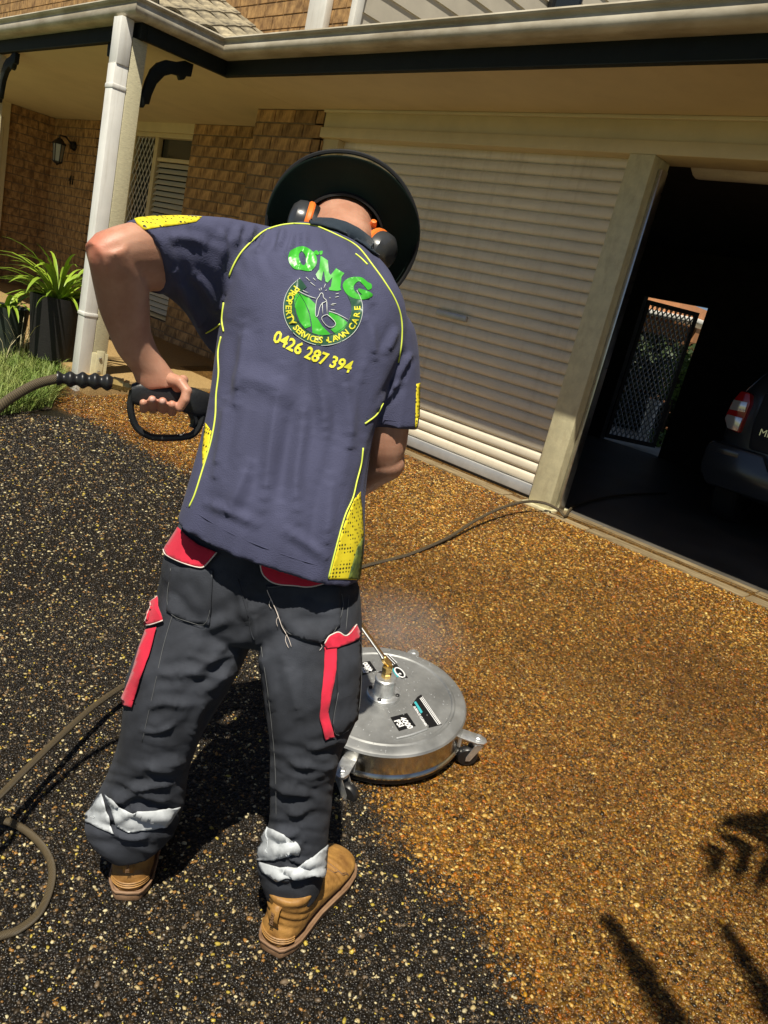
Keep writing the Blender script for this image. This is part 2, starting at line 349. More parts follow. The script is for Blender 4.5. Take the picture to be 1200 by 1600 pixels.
# ------------------------------------------------------------------ the house
house = empty('house', (-5, 4.3, ZT))
tag(house, 'brown brick house with cream roller door, deep eaves and white porch post', 'house')
BH, BP, BT = .108, .275, .012          # course height, brick pitch, joint
NB = [0]; rest = MB()
bm_cache = {}
def brick_mesh(w, h=BH-BT, d=.05):
    key = round(w, 3)
    if key not in bm_cache:
        bm = bmesh.new(); bmesh.ops.create_cube(bm, size=1)
        for v in bm.verts: v.co = Vector((v.co.x*w, v.co.y*d, v.co.z*h))
        fr = [e for e in bm.edges if all(v.co.y < 0 for v in e.verts)]
        bmesh.ops.bevel(bm, geom=fr, offset=.004, segments=1, affect='EDGES')
        me = bpy.data.meshes.new('brick'); bm.to_mesh(me); bm.free(); me.materials.append(M['brick']); bm_cache[key] = me
    return bm_cache[key]
def brick_wall(o, dirx, length, z0, z1, own, vis=None, off=0):
    """wall face from o along dirx; bricks stand 8 mm proud of the mortar. own: bricks as objects"""
    dx = Vector((*dirx, 0)).normalized(); nrmv = Vector((dx.y, -dx.x, 0))     # outward normal
    m = MB(); O = Vector((o[0], o[1], 0)); a = O; b = O+dx*length; th = -nrmv*.11
    m.add([a+Vector((0,0,z0)), b+Vector((0,0,z0)), b+th+Vector((0,0,z0)), a+th+Vector((0,0,z0)), a+Vector((0,0,z1)), b+Vector((0,0,z1)), b+th+Vector((0,0,z1)), a+th+Vector((0,0,z1))],
          [(0,3,2,1),(4,5,6,7),(0,1,5,4),(1,2,6,5),(2,3,7,6),(3,0,4,7)])
    wall = m.build('brick_wall', M['mortar'], house)
    R = Matrix(((dx.x, -nrmv.x, 0), (dx.y, -nrmv.y, 0), (0, 0, 1))).to_4x4()
    k = 0; z = z1-BH
    while z > z0-BH*.5:
        x = -BP*(.5 if k % 2 else 0)-off
        while x < length-.02:
            xa, xb = max(x, 0), min(x+BP, length)
            if xb-xa > .028:
                wd = xb-xa-BT; c = O+dx*((xa+xb)/2)+nrmv*(.009+random.uniform(-.002, .002)-.025); c.z = z+BH/2
                uv = proj(np.array(c)); seen = -30 < uv[0] < 1230 and -30 < uv[1] < 1630 and (vis is None or vis(*uv))
                if seen:
                    if own and NB[0] < 300:
                        br = bpy.data.objects.new('brick', brick_mesh(wd)); COL.objects.link(br); br.parent = wall
                        br.matrix_local = Matrix.Translation(c) @ R; NB[0] += 1
                    else:
                        rest.box((-wd/2, -.025, -(BH-BT)/2), (wd/2, .025, (BH-BT)/2), Matrix.Translation(c) @ R)
            x += BP
        z -= BH; k += 1
    return wall
PORZ = .43
pier = brick_wall((-6.21, 4.17), (1, 0), .93, ZT-.3, ZS, True)
brick_wall((-5.28, 4.17), (0, 1), .25, ZT-.3, ZS, True)
wallb = brick_wall((-8.12, 4.70), (1, 0), 1.92, PORZ-.3, ZS, True, lambda x, y: x < 420)
upper = brick_wall((-19.6, 4.30), (1, 0), 14.28, 3.2, 7.0, True)
walll = brick_wall((-11.86, 4.74), (1, 0), 1.42, PORZ-.3, ZS, False)
brick_wall((-10.44, 4.74), (0, 1), .25, PORZ-.3, ZS, False)
brick_wall((-11.86, 4.10), (0, 1), .64, PORZ-.3, ZS, False)      # faces +X
brick_wall((-10.44, 4.92), (1, 0), .85, PORZ-.3, ZS, False)
brick_wall((-9.60, 4.72), (1, 0), 1.48, PORZ-.3, .62, False)
if rest.F: 
    o = rest.build('brick_courses', M['brick'], house); tag(o, kind='stuff')
# soffit, eaves beam (dark), gutter along porch, return and garage
XR = -5.58; YP = 2.72; YG = 3.40
m = MB(); m.box((-12.6, YP+.02, ZS), (XR-.02, 5.2, ZS+.03)); m.build('porch_soffit', M['soffit'], house)
m = MB(); m.box((XR-.02, YG+.02, ZS+.001), (4.0, 4.40, ZS+.031)); m.build('garage_soffit', M['soffit'], house)
for a, b in (((-12.6, YP, ZS-.012), (XR+.02, YP+.045, ZS+.10)), ((XR-.025, YP+.045, ZS-.012), (XR+.02, YG+.045, ZS+.10)), ((XR+.02, YG, ZS-.012), (4.0, YG+.045, ZS+.10))):
    m = MB(); m.box(a, b); m.build('eaves_beam', M['darkgreen'], house, bevel=.004)
def sweep(path, prof, name, m_, closed=True):
    """profile (outward, up) swept along a horizontal path with mitred corners"""
    P = [Vector((*p, 0)) for p in path]; V = []; F = []; n = len(prof)
    for i, p in enumerate(P):
        d0 = (P[i]-P[i-1]).normalized() if i else (P[1]-P[0]).normalized(); d1 = (P[i+1]-P[i]).normalized() if i < len(P)-1 else d0
        n0 = Vector((d0.y, -d0.x, 0)); n1 = Vector((d1.y, -d1.x, 0)); mt = (n0+n1); mt = mt/(mt.dot(n0))
        for (a, z) in prof: q = p+mt*a; V.append((q.x, q.y, z))
    for i in range(len(P)-1):
        for k in range(n if closed else n-1):
            j = (k+1) % n; F.append((i*n+k, (i+1)*n+k, (i+1)*n+j, i*n+j))
    m = MB(); m.add(V, F); return m.build(name, m_, house, smooth=True, angle=40)
z = ZS+.088
gprof = [(0, z), (.075, z), (.098, z+.008), (.112, z+.026), (.116, z+.05), (.110, z+.068), (.105, z+.078), (.112, z+.088), (.124, z+.092), (.130, z+.102), (.124, z+.112), (.112, z+.112), (.106, z+.104), (.098, z+.086), (.09, z+.03), (.07, z+.012), (.006, z+.012), (.006, z+.11), (0, z+.11)]
path = [(-12.6, YP), (XR+.02, YP), (XR+.02, YG), (4.0, YG)]
sweep(path, gprof, 'gutter', M['gutter'])
# small garage roof (keeps the garage dark; unseen rear overhang added to shade the hedge) and porch roof with tiles
m = MB(); m.add([(XR, YG-.05, 2.93), (4.2, YG-.05, 2.93), (4.2, 9.75, 3.62), (XR, 9.75, 3.62), (XR, YG-.05, 2.97), (4.2, YG-.05, 2.97), (4.2, 9.75, 3.67), (XR, 9.75, 3.67)], [(0,3,2,1),(4,5,6,7),(0,1,5,4),(1,2,6,5),(2,3,7,6),(3,0,4,7)])
m.build('garage_roof', M['tile'], house)
rp = MB(); rp.add([(XR+.02, YP-.02, 2.945), (XR+.02, 4.3, 2.945), (-8.6, 4.3, 4.28), (-8.6, 4.2, 4.28)], [(0,1,2,3)])
rp.add([(-12.6, YP-.02, 2.945), (XR+.02, YP-.02, 2.945), (-8.6, 4.3, 3.5), (-12.6, 4.3, 3.5)], [(0,1,2,3)])
roof = rp.build('porch_roof', M['tile'], house)
# individual tiles on the slope above the return gutter: wavy, overlapping
def tile_mesh():
    V = []; F = []; nx = 9
    for j, yy in enumerate((0, .36)):
        for i in range(nx):
            u_ = i/(nx-1); V.append((yy, u_*.30-.15, .022*math.sin(u_*2*math.pi)+.03-yy*.03))
    for j, yy in enumerate((0, .36)):
        for i in range(nx):
            u_ = i/(nx-1); V.append((yy, u_*.30-.15, .022*math.sin(u_*2*math.pi)+.012-yy*.03))
    n = nx
    for i in range(nx-1):
        F += [(i, i+1, n+i+1, n+i), (2*n+i, 3*n+i, 3*n+i+1, 2*n+i+1), (i, 2*n+i, 2*n+i+1, i+1), (n+i, n+i+1, 3*n+i+1, 3*n+i)]
    F += [(0, n, 3*n, 2*n), (nx-1, 2*n+nx-1, 3*n+nx-1, n+nx-1)]
    me = mkmesh('roof_tile', V, F, True); me.set_sharp_from_angle(angle=math.radians(40)); me.materials.append(M['tile']); return me
tm = tile_mesh(); sl = math.atan2(4.28-2.945, 3.06)
for r in range(8):
    for c in range(6):
        s = .02+r*.30; px_ = XR+.05-s*math.cos(sl); pz = 2.957+s*math.sin(sl); py_ = YP+.13+c*.285
        if py_ < YP+.0+r*.16: continue
        o = bpy.data.objects.new('roof_tile', tm); COL.objects.link(o); o.parent = roof
        o.matrix_local = Matrix.Translation((px_, py_, pz)) @ Matrix.Rotation(sl, 4, 'Y') @ Matrix.Rotation(math.pi, 4, 'Z') @ Matrix.Rotation(random.uniform(-.02, .02), 4, 'Z')
# hip capping along the outer edge
for r in range(7):
    a = Vector((XR+.02-r*.29, YP+.0+r*.155, 3.0+r*.13)); b_ = a+Vector((-.33, .175, .150))
    V, F = tubegeo([a, a.lerp(b_, .5), b_], [.085, .078, .068], 10); mm = MB(); mm.add(V, F); o = mm.build('ridge_cap', M['tile'], roof, smooth=True)
# upper storey: corner trims and weatherboard side wall
m = MB(); m.box((-5.83, 4.22, 3.2), (-5.60, 4.29, 4.5)); m.build('upper_downpipe', M['white'], house, bevel=.01)
m = MB(); m.box((-5.335, 4.255, 3.1), (-5.27, 4.33, 4.6)); m.build('corner_trim', M['white'], house, bevel=.004)
m = MB(); m.box((-5.40, 4.33, 3.1), (-5.315, 9.0, 6.0)); m.build('side_wall', M['board'], house)
for k in range(14):
    z0 = 3.15+k*.19; m = MB()
    m.add([(-5.315, 4.335, z0), (-5.29, 4.335, z0), (-5.306, 4.335, z0+.19), (-5.315, 4.335, z0+.19), (-5.315, 8.9, z0), (-5.29, 8.9, z0), (-5.306, 8.9, z0+.19), (-5.315, 8.9, z0+.19)], [(0,1,2,3),(4,7,6,5),(0,4,5,1),(1,5,6,2),(2,6,7,3),(0,3,7,4)])
    m.build('weatherboard', M['board'], house)
m = MB(); m.box((-5.29, 6.55, 4.35), (-5.24, 7.0, 5.2)); w_ = m.build('upper_window', M['black'], house, bevel=.004)
m = MB(); m.box((-5.245, 6.60, 4.40), (-5.236, 6.95, 5.15)); m.build('pane', M['glass'], w_)
# porch posts with downpipe
def porch_post(x, y, full=True):
    m = MB(); m.box((x-.055, y-.055, PORZ+.03), (x+.055, y+.055, ZS-.013)); p = m.build('porch_post', M['timber_white'], house, bevel=.004)
    m = MB(); m.box((x-.048, y-.062, PORZ-.25), (x+.062, y+.062, PORZ+.16)); m.box((x+.0625, y-.03, PORZ-.1), (x+.067, y+.03, PORZ+.18)); 
    br = m.build('post_bracket', M['postcream'], p, bevel=.003)
    for dz in (.02, .12):
        m = MB(); m.lathe([(0, .010), (.010, .009), (.014, .003), (.014, 0)], axis_matrix((x+.067, y, PORZ+dz), (1, 0, 0)), 8); m.build('bolt', M['steel'], p, smooth=True)
    return p
pp = porch_post(-5.66, 2.745)
m = MB(); m.box((-5.712, 2.590, PORZ-.16), (-5.606, 2.686, ZS-.205)); dp = m.build('downpipe', M['white'], house, bevel=.003)
m = MB(); m.box((-5.717, 2.585, PORZ+.42), (-5.601, 2.6895, PORZ+.445)); m.build('pipe_strap', M['white'], dp, bevel=.002)
m = MB(); m.box((-5.716, 2.586, ZS-.36), (-5.602, 2.689, ZS-.33)); m.build('pipe_collar', M['white'], dp, bevel=.004)
m = MB(); m.box((-5.718, 2.595, ZS-.205), (-5.600, 2.684, ZS+.085)); m.build('pipe_head', M['white'], dp, bevel=.003)
porch_post(-8.28, 2.745)
# curved dark brackets
def bracket(p, d):
    """fretwork bracket: p = top inner corner at post and beam, d = horizontal direction away from the post"""
    o_ = [(0,-.40),(.035,-.40),(.05,-.37),(.075,-.365),(.085,-.30),(.11,-.22),(.16,-.15),(.22,-.115),(.27,-.11),(.285,-.135),(.315,-.12),(.33,-.09),(.365,-.085),(.37,-.02),(.37,0),(.30,0),(.24,-.03),(.16,-.045),(.10,-.085),(.06,-.14),(.035,-.22),(.02,-.30),(0,-.33)]
    M_ = Matrix(((d[0], 0, -d[1], p[0]), (d[1], 0, d[0], p[1]), (0, 1, 0, p[2]), (0, 0, 0, 1)))
    m = MB(); m.prism(o_, M_ @ Matrix.Translation((0, 0, -.02)), .04); return m.build('bracket', M['darkgreen'], house, bevel=.003)
bracket((-5.640, 2.802, ZS-.012), (0, 1)); bracket((-5.717, 2.76, ZS-.012), (-1, 0)); bracket((-8.223, 2.76, ZS-.012), (1, 0))
# porch slab
m = MB(); m.box((-12.6, 2.62, PORZ-.25), (-5.45, 5.0, PORZ)); tag(m.build('porch_slab', M['slab'], None, bevel=.01), kind='structure')
# porch window: frame, mesh screen, blinds
WX0, WX1, WY, WZ0, WZ1 = -9.55, -8.14, 4.78, .63, 2.66
win = MB(); fr = .05
win.box((WX0, WY-.03, WZ0), (WX1, WY+.03, WZ0+fr)); win.box((WX0, WY-.03, WZ1-fr), (WX1, WY+.03, WZ1)); win.box((WX0, WY-.03, WZ0+fr), (WX0+fr, WY+.03, WZ1-fr)); win.box((WX1-fr, WY-.03, WZ0+fr), (WX1, WY+.03, WZ1-fr))
win.box((-9.02, WY-.035, WZ0+fr), (-8.94, WY+.025, WZ1-fr)); win.box((-8.94, WY-.02, 2.36), (WX1-fr, WY+.02, 2.40))
wn = win.build('window', M['beigetrim'], house, bevel=.004)
m = MB(); m.box((WX0+fr, WY+.035, WZ0+fr), (WX1-fr, WY+.04, WZ1-fr)); m.build('pane', M['glass'], wn)
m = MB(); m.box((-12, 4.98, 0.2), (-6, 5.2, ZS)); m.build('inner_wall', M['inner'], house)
m = MB(); m.box((WX0, WY-.07, WZ1), (WX1, WY+.03, ZS)); m.build('window_head', M['beigetrim'], house)
k = 0; z = WZ0+.08
while z < 2.34:
    m = MB(); m.box((-8.93, -.030, -.0025), (WX1-fr-.005, .030, .0025), Matrix.Translation((0, WY+.0, z)) @ Matrix.Rotation(math.radians(52), 4, 'X')); m.build('blind_slat', M['blind'], wn); z += .062
def diamond(x0, x1, y, z0, z1, sp, th, axis='x', off=0):
    m = MB(); L_ = z1-z0
    def seg(a, b):
        V, F = tubegeo([a, b], th, 4, False); m.add(V, F)
    n = int(((x1-x0)+L_)/sp)+2
    for i in range(n):
        for sgn in (1, -1):
            c = x0-L_*.6+i*sp if sgn > 0 else x0+i*sp
            pts = []
            za, zb = z0, z1
            xa, xb = (c, c+L_*.6) if sgn > 0 else (c, c-L_*.6)
            # clip to x0..x1
            t0, t1 = 0.0, 1.0; d = xb-xa
            for lo, hi in ((x0, x1),):
                ta, tb = (lo-xa)/d, (hi-xa)/d
                t0 = max(t0, min(ta, tb)); t1 = min(t1, max(ta, tb))
            if t1 <= t0: continue
            f = lambda t_: (xa+d*t_, y, za+L_*t_)
            seg(f(t0), f(t1))
    return m
diamond(WX0+fr, -9.02, WY-.02, WZ0+fr, WZ1-fr, .085, .006).build('security_mesh', M['rail'], wn)
# screen door in the porch's end wall
dw = MB(); X0 = -11.84
for (ya, yb, za, zb) in ((3.10, 3.20, PORZ, 2.55), (3.95, 4.05, PORZ, 2.55), (3.20, 3.95, 2.42, 2.55), (3.20, 3.95, PORZ, .62), (3.20, 3.95, 1.35, 1.43)): dw.box((X0, ya, za), (X0+.06, yb, zb))
dr = dw.build('screen_door', M['cream'], house, bevel=.005)
m = MB(); m.box((X0-.05, 3.15, PORZ), (X0+.005, 4.0, 2.5)); m.build('door_leaf', M['black'], dr)
for yy in np.arange(3.28, 3.95, .11): m = MB(); m.box((X0+.02, yy, .62), (X0+.04, yy+.014, 2.42)); m.build('door_bar', M['cream'], dr)
m = MB(); m.box((X0+.06, 3.96, 1.40), (X0+.085, 4.0, 1.62)); m.tube([(X0+.085, 3.98, 1.52), (X0+.13, 3.98, 1.52), (X0+.13, 3.86, 1.52)], .012, 6); m.build('door_handle', M['black'], dr)
m = MB(); m.box((X0, 4.05, PORZ), (X0+.05, 4.12, ZS)); m.box((X0, 2.6, PORZ), (X0+.05, 3.10, ZS)); m.box((X0+.0, 3.10, 2.55), (X0+.05, 4.05, ZS)); m.build('door_frame', M['beigetrim'], house)
# house number on the brick
def text_mesh(body, size, extrude=0.0, offset=0.0, align='CENTER', res=3):
    cu = bpy.data.curves.new('t', 'FONT'); cu.body = body; cu.size = size; cu.extrude = extrude; cu.offset = offset; cu.align_x = align; cu.align_y = 'CENTER'; cu.resolution_u = res
    o = bpy.data.objects.new('t', cu); COL.objects.link(o); bpy.context.view_layer.update()
    me = bpy.data.meshes.new_from_object(o.evaluated_get(bpy.context.evaluated_depsgraph_get())); bpy.data.objects.remove(o); bpy.data.curves.remove(cu); return me
def text_at(name, body, size, Mx, m_, parent, extrude=.002, offset=0.0, align='CENTER'):
    me = text_mesh(body, size, extrude, offset, align); me.transform(Mx); me.materials.clear(); return link(name, me, m_, parent)
text_at('house_number', '41', .17, axis_matrix((-11.10, 4.722, 1.985), (0, -1, 0), (1, 0, 0)), M['black'], house, .004)
# garage front: head trim, posts, roller door of separate slats, threshold planks
m = MB(); m.box((-5.28, YF-.06, 2.63), (3.2, YF+.16, ZS-.0)); m.build('head_lining', M['beigetrim'], house, bevel=.003)
m = MB(); m.box((-5.28, YF-.085, 2.555), (3.2, YF+.14, 2.63)); m.build('door_head', M['beigetrim'], house, bevel=.006)
m = MB(); m.box((-5.28, YF-.085, ZS-.02), (3.2, YF-.055, ZS)); m.build('cornice_bead', M['cream'], house, bevel=.004)
m = MB(); m.box((-5.28, YF-.04, ZT-.02), (-5.09, YF+.14, 2.555)); m.build('door_jamb', M['beigetrim'], house, bevel=.004)
def gpost(x0, x1):
    m = MB(); m.box((x0, YF-.09, ZT-.03), (x1, YF+.10, 2.555)); p = m.build('garage_post', M['postcream'], house, bevel=.006)
    m = MB(); m.box((x0-.03, YF-.11, ZT-.04), (x1+.02, YF+.12, ZT+.008)); m.build('base_plate', M['postcream'], p, bevel=.003)
    m = MB(); m.box((x1+.002, YF-.02, ZT), (x1+.03, YF+.05, 2.5)); m.build('door_track', M['steel'], p, bevel=.003)
gpost(-2.505, -2.345); gpost(.35, .51)
door = empty('roller_door', (-3.8, YF+.03, ZT)); tag(door, 'closed cream roller door of ribbed slats left of garage post', 'garage door')
DX0, DX1 = -5.09, -2.505
def slat_mesh():
    pr = [(0, 0), (.006, .004), (.016, .010), (.020, .018), (.020, .050), (.016, .060), (.006, .068), (0, .072)]
    V = [(x, -a, z) for x in (-(DX1-DX0)/2, (DX1-DX0)/2) for a, z in pr]+[(x, .004-a, z) for x in (-(DX1-DX0)/2, (DX1-DX0)/2) for a, z in pr]
    n = len(pr); F = []
    for i in range(n-1): F += [(i, n+i, n+i+1, i+1), (2*n+i, 2*n+i+1, 3*n+i+1, 3*n+i)]
    F += [(0, 2*n, 3*n, n), (n-1, 2*n-1, 4*n-1, 3*n-1)]
    me = mkmesh('slat', V, F, True); me.set_sharp_from_angle(angle=math.radians(50)); me.materials.append(M['doorsheet']); return me
sm = slat_mesh()
for k in range(28):
    o = bpy.data.objects.new('slat', sm); COL.objects.link(o); o.parent = door; o.matrix_parent_inverse = Matrix.Translation(-Vector(door.location))
    o.location = ((DX0+DX1)/2, YF+.05, ZT+.09+k*.0721)
m = MB(); m.box((DX0+.01, YF+.01, ZT+.02), (DX1-.01, YF+.06, ZT+.09)); m.build('bottom_rail', M['rail'], door, bevel=.006)
m = MB(); m.box((DX0+.01, YF+.02, ZT+.004), (DX1-.01, YF+.05, ZT+.02)); m.build('rubber_seal', M['rubber'], door)
m = MB(); m.box((-3.72, YF+.005, ZT+.98), (-3.44, YF+.03, ZT+1.02)); m.build('lock_handle', M['rail'], door, bevel=.006)
x = -5.3
th = empty('threshold', (-3, YF, ZT-.03)); tag(th, 'weathered timber sleeper laid along the garage door threshold', 'threshold')
while x < 3:
    L_ = random.uniform(.5, 1.1); m = MB(); m.box((x, YF-.135+random.uniform(-.004, .004), ZT-.06), (x+L_-.006, YF-.012, ZT-.002+random.uniform(-.004, .003))); m.build('plank', M['plank'], th, bevel=.006); 
    m = MB(); m.box((x, YF-.006, ZT-.06), (x+L_-.006, YF+.10, ZT+.001+random.uniform(-.003, .002))); m.build('plank', M['plank'], th, bevel=.006); x += L_
# garage interior
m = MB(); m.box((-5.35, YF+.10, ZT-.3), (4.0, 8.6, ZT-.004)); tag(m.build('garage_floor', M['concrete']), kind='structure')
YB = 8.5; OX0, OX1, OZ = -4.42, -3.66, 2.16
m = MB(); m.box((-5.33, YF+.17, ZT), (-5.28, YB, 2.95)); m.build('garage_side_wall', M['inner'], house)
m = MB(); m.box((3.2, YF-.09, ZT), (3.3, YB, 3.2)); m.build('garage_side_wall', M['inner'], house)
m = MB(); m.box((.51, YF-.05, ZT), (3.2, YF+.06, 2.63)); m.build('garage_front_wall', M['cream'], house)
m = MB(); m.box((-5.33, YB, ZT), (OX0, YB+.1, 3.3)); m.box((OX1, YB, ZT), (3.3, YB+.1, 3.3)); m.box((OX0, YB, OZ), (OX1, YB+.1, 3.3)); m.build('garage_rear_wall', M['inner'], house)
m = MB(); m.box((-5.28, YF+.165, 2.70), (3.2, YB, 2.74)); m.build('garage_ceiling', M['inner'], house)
m = MB(); m.tube([(-2.3, YF+.36, 2.71), (.35, YF+.36, 2.71)], .16, 20); m.build('rolled_door_drum', M['doorsheet'], house, smooth=True)
# screen door standing open at the back
sd_ = empty('rear_screen_door', (OX0, YB+.1, ZT)); tag(sd_, 'open mesh screen door at the back of the dark garage', 'door')
q0 = Vector((OX0+.02, YB+.06, 0)); q1 = Vector((OX0+.42, YB+.60, 0)); dq = (q1-q0); Lq = dq.length; dq.normalize()
Rq = Matrix(((dq.x, -dq.y, 0, q0.x), (dq.y, dq.x, 0, q0.y), (0, 0, 1, 0), (0, 0, 0, 1)))
m = MB()
for (a0, a1, z0, z1) in ((0, .04, ZT+.02, OZ-.03), (Lq-.04, Lq, ZT+.02, OZ-.03), (.04, Lq-.04, ZT+.02, ZT+.07), (.04, Lq-.04, OZ-.08, OZ-.03)): m.box((a0, -.015, z0), (a1, .015, z1), Rq)
m.build('door_frame', M['inner'], sd_)
dm = diamond(.04, Lq-.04, 0, ZT+.07, OZ-.08, .06, .009); dm.V = [tuple(Rq @ Vector(v)) for v in dm.V]; dm.build('mesh', M['rail'], sd_)

# ------------------------------------------------------------------ the worker
def ring(pL, pR, b, axis, n=24, ex=2.2):
    """closed ring: pL/pR are the two side points, b the half depth at right angles to side and axis"""
    pL, pR = np.asarray(pL, float), np.asarray(pR, float); c = (pL+pR)/2; u_ = (pR-pL)/2
    w_ = np.cross(axis, u_); w_ = w_/np.linalg.norm(w_)*b; out = []
    for i in range(n):
        a = 2*math.pi*i/n; co, si = math.cos(a), math.sin(a)
        out.append(c+u_*math.copysign(abs(co)**(2/ex), co)+w_*math.copysign(abs(si)**(2/ex), si))
    return out
def loft(rows, n=24, ex=2.2, cap=True, sub=3):
    """rows: (pL, pR, halfdepth) -> closed body, rows smoothed by a spline"""
    A = spline([r[0] for r in rows], sub); B = spline([r[1] for r in rows], sub); H = spline([np.array([r[2]]) for r in rows], sub)
    Cc = [(a+b)/2 for a, b in zip(A, B)]; R = []; 
    for i in range(len(A)):
        ax = nrm(Cc[min(i+1, len(A)-1)]-Cc[max(i-1, 0)]); R.append(ring(A[i], B[i], float(H[i][0]), ax, n, ex))
        if i and np.dot(R[-1][n//4]-Cc[i], R[-2][n//4]-Cc[i-1]) < 0: R[-1] = [R[-1][(-k) % n] for k in range(n)]
    V = [v for r in R for v in r]; F = []
    for k in range(len(R)-1):
        for i in range(n): j = (i+1) % n; F.append((k*n+i, k*n+j, (k+1)*n+j, (k+1)*n+i))
    if cap:
        for base, cc in ((0, Cc[0]), ((len(R)-1)*n, Cc[-1])):
            q = len(V); V.append(cc)
            for i in range(n): F.append((base+i, base+(i+1) % n, q))
    return V, F
def D2(pL, pR, DL, b, DR=None):
    return (atD(*pL, DL), atD(*pR, DL if DR is None else DR), b)
def ball(c, r, M_=None):
    bm = bmesh.new(); bmesh.ops.create_icosphere(bm, subdivisions=3, radius=1)
    rr = r if hasattr(r, '__len__') else (r, r, r); V = []
    for v in bm.verts:
        p = Vector((v.co.x*rr[0], v.co.y*rr[1], v.co.z*rr[2])); p = (M_ @ p) if M_ is not None else p+Vector(c); V.append(p)
    F = [tuple(v.index for v in f.verts) for f in bm.faces]; bm.free(); return V, F
def limb(P, R, n=14):
    """rounded tapering limb through points with radii"""
    m = MB(); m.add(*tubegeo(P, R, n))
    for p, r in zip(P, R): m.add(*ball(p, r*.995))
    return m.V, m.F
def voxel(parts, size, smooth=2, fac=.5):
    """union of closed shapes as one continuous surface"""
    m = MB()
    for V, F in parts:
        bm = bmesh.new(); me = mkmesh('q', V, F); bm.from_mesh(me); bmesh.ops.recalc_face_normals(bm, faces=bm.faces); bm.to_mesh(me); bm.free()
        m.add([v.co[:] for v in me.vertices], [tuple(p.vertices) for p in me.polygons]); bpy.data.meshes.remove(me)
    me = mkmesh('tmp', m.V, m.F); o = bpy.data.objects.new('tmp', me); COL.objects.link(o)
    md_ = o.modifiers.new('r', 'REMESH'); md_.mode = 'VOXEL'; md_.voxel_size = size; md_.use_smooth_shade = True
    if smooth: s_ = o.modifiers.new('s', 'SMOOTH'); s_.iterations = smooth; s_.factor = fac
    bpy.context.view_layer.update()
    out = bpy.data.meshes.new_from_object(o.evaluated_get(bpy.context.evaluated_depsgraph_get()))
    bpy.data.objects.remove(o); bpy.data.meshes.remove(me)
    out.polygons.foreach_set('use_smooth', [True]*len(out.polygons)); return out
def verts_np(me): a = np.zeros(len(me.vertices)*3); me.vertices.foreach_get('co', a); return a.reshape(-1, 3)
def normals_np(me): a = np.zeros(len(me.vertices)*3); me.vertices.foreach_get('normal', a); return a.reshape(-1, 3)
def seg_dist(P, a, b):
    ab = b-a; t_ = np.clip(((P-a) @ ab)/max(ab @ ab, 1e-9), 0, 1); d = P-(a+t_[:, None]*ab)
    side = (ab[0]*(P[:, 1]-a[1])-ab[1]*(P[:, 0]-a[0])); return np.hypot(d[:, 0], d[:, 1]), side
def folds(me, ridges, noise_amp=.0, nscale=9, drape_=None):
    """cloth creases: each ridge is (path in picture pixels, width px, height m); raised on the camera-facing side of the garment"""
    V = verts_np(me); Nn = normals_np(me); uv = proj(V); vd = CAM-V; vd /= np.linalg.norm(vd, axis=1)[:, None]
    face = np.clip(((Nn*vd).sum(1)+.05)/.3, 0, 1); disp = np.zeros(len(V))
    for path, wd, h in ridges:
        P = np.array(spline([np.array(p, float) for p in path], 4)); best = np.full(len(V), 1e9); tt = np.zeros(len(V))
        lo, hi = P.min(0)-3*wd, P.max(0)+3*wd; idx = np.where((uv > lo).all(1) & (uv < hi).all(1))[0]
        if not len(idx): continue
        bq = np.full(len(idx), 1e9); tq = np.zeros(len(idx)); K = len(P)-1
        for k in range(K):
            d, _ = seg_dist(uv[idx], P[k], P[k+1]); up = d < bq; bq[up] = d[up]; tq[up] = (k+.5)/K
        env = np.clip(np.minimum(tq, 1-tq)*4-.3, 0, 1)
        disp[idx] += h*env*(.5*np.exp(-(bq/wd)**2)+.6*np.exp(-bq/(wd*.8))-.40*np.exp(-((bq-1.9*wd)/wd)**2))
    if noise_amp:
        disp2 = np.array([noise.noise(Vector(v)*nscale)+.5*noise.noise(Vector(v)*nscale*2.3) for v in V])*noise_amp
    else: disp2 = 0
    if drape_:
        for (ang, sx_, sy_, amp, z0, y0, y1) in drape_:            # long soft folds running along ang
            ca, sa = math.cos(ang), math.sin(ang); al = uv[:, 0]*ca+uv[:, 1]*sa; pe = -uv[:, 0]*sa+uv[:, 1]*ca
            wgt = np.clip((uv[:, 1]-y0)/30, 0, 1)*np.clip((y1-uv[:, 1])/30, 0, 1)
            disp += amp*wgt*np.array([2.0*noise.noise((p_/sx_, a_/sy_, z0))-1.2*abs(noise.noise((p_/sx_*.9, a_/sy_, z0+9))) for p_, a_ in zip(pe, al)])
    V2 = V+Nn*((disp*face)+disp2)[:, None]; me.vertices.foreach_set('co', V2.ravel()); me.update()
def bvh_of(me): return BVHTree.FromPolygons([v.co[:] for v in me.vertices], [tuple(p.vertices) for p in me.polygons])
def hit(bv, x, y):
    r = Vector(ray(x, y)); p, n_, i, d = bv.ray_cast(Vector(CAM), r)
    if p is None: return None
    return p, n_
def hitn(bv, x, y, depth):
    h = hit(bv, x, y)
    if h is None or abs((h[0]-Vector(CAM)).length-depth) > .16:
        p, n_, i, d = bv.find_nearest(Vector(CAM+ray(x, y)*depth)); return p, n_
    return h
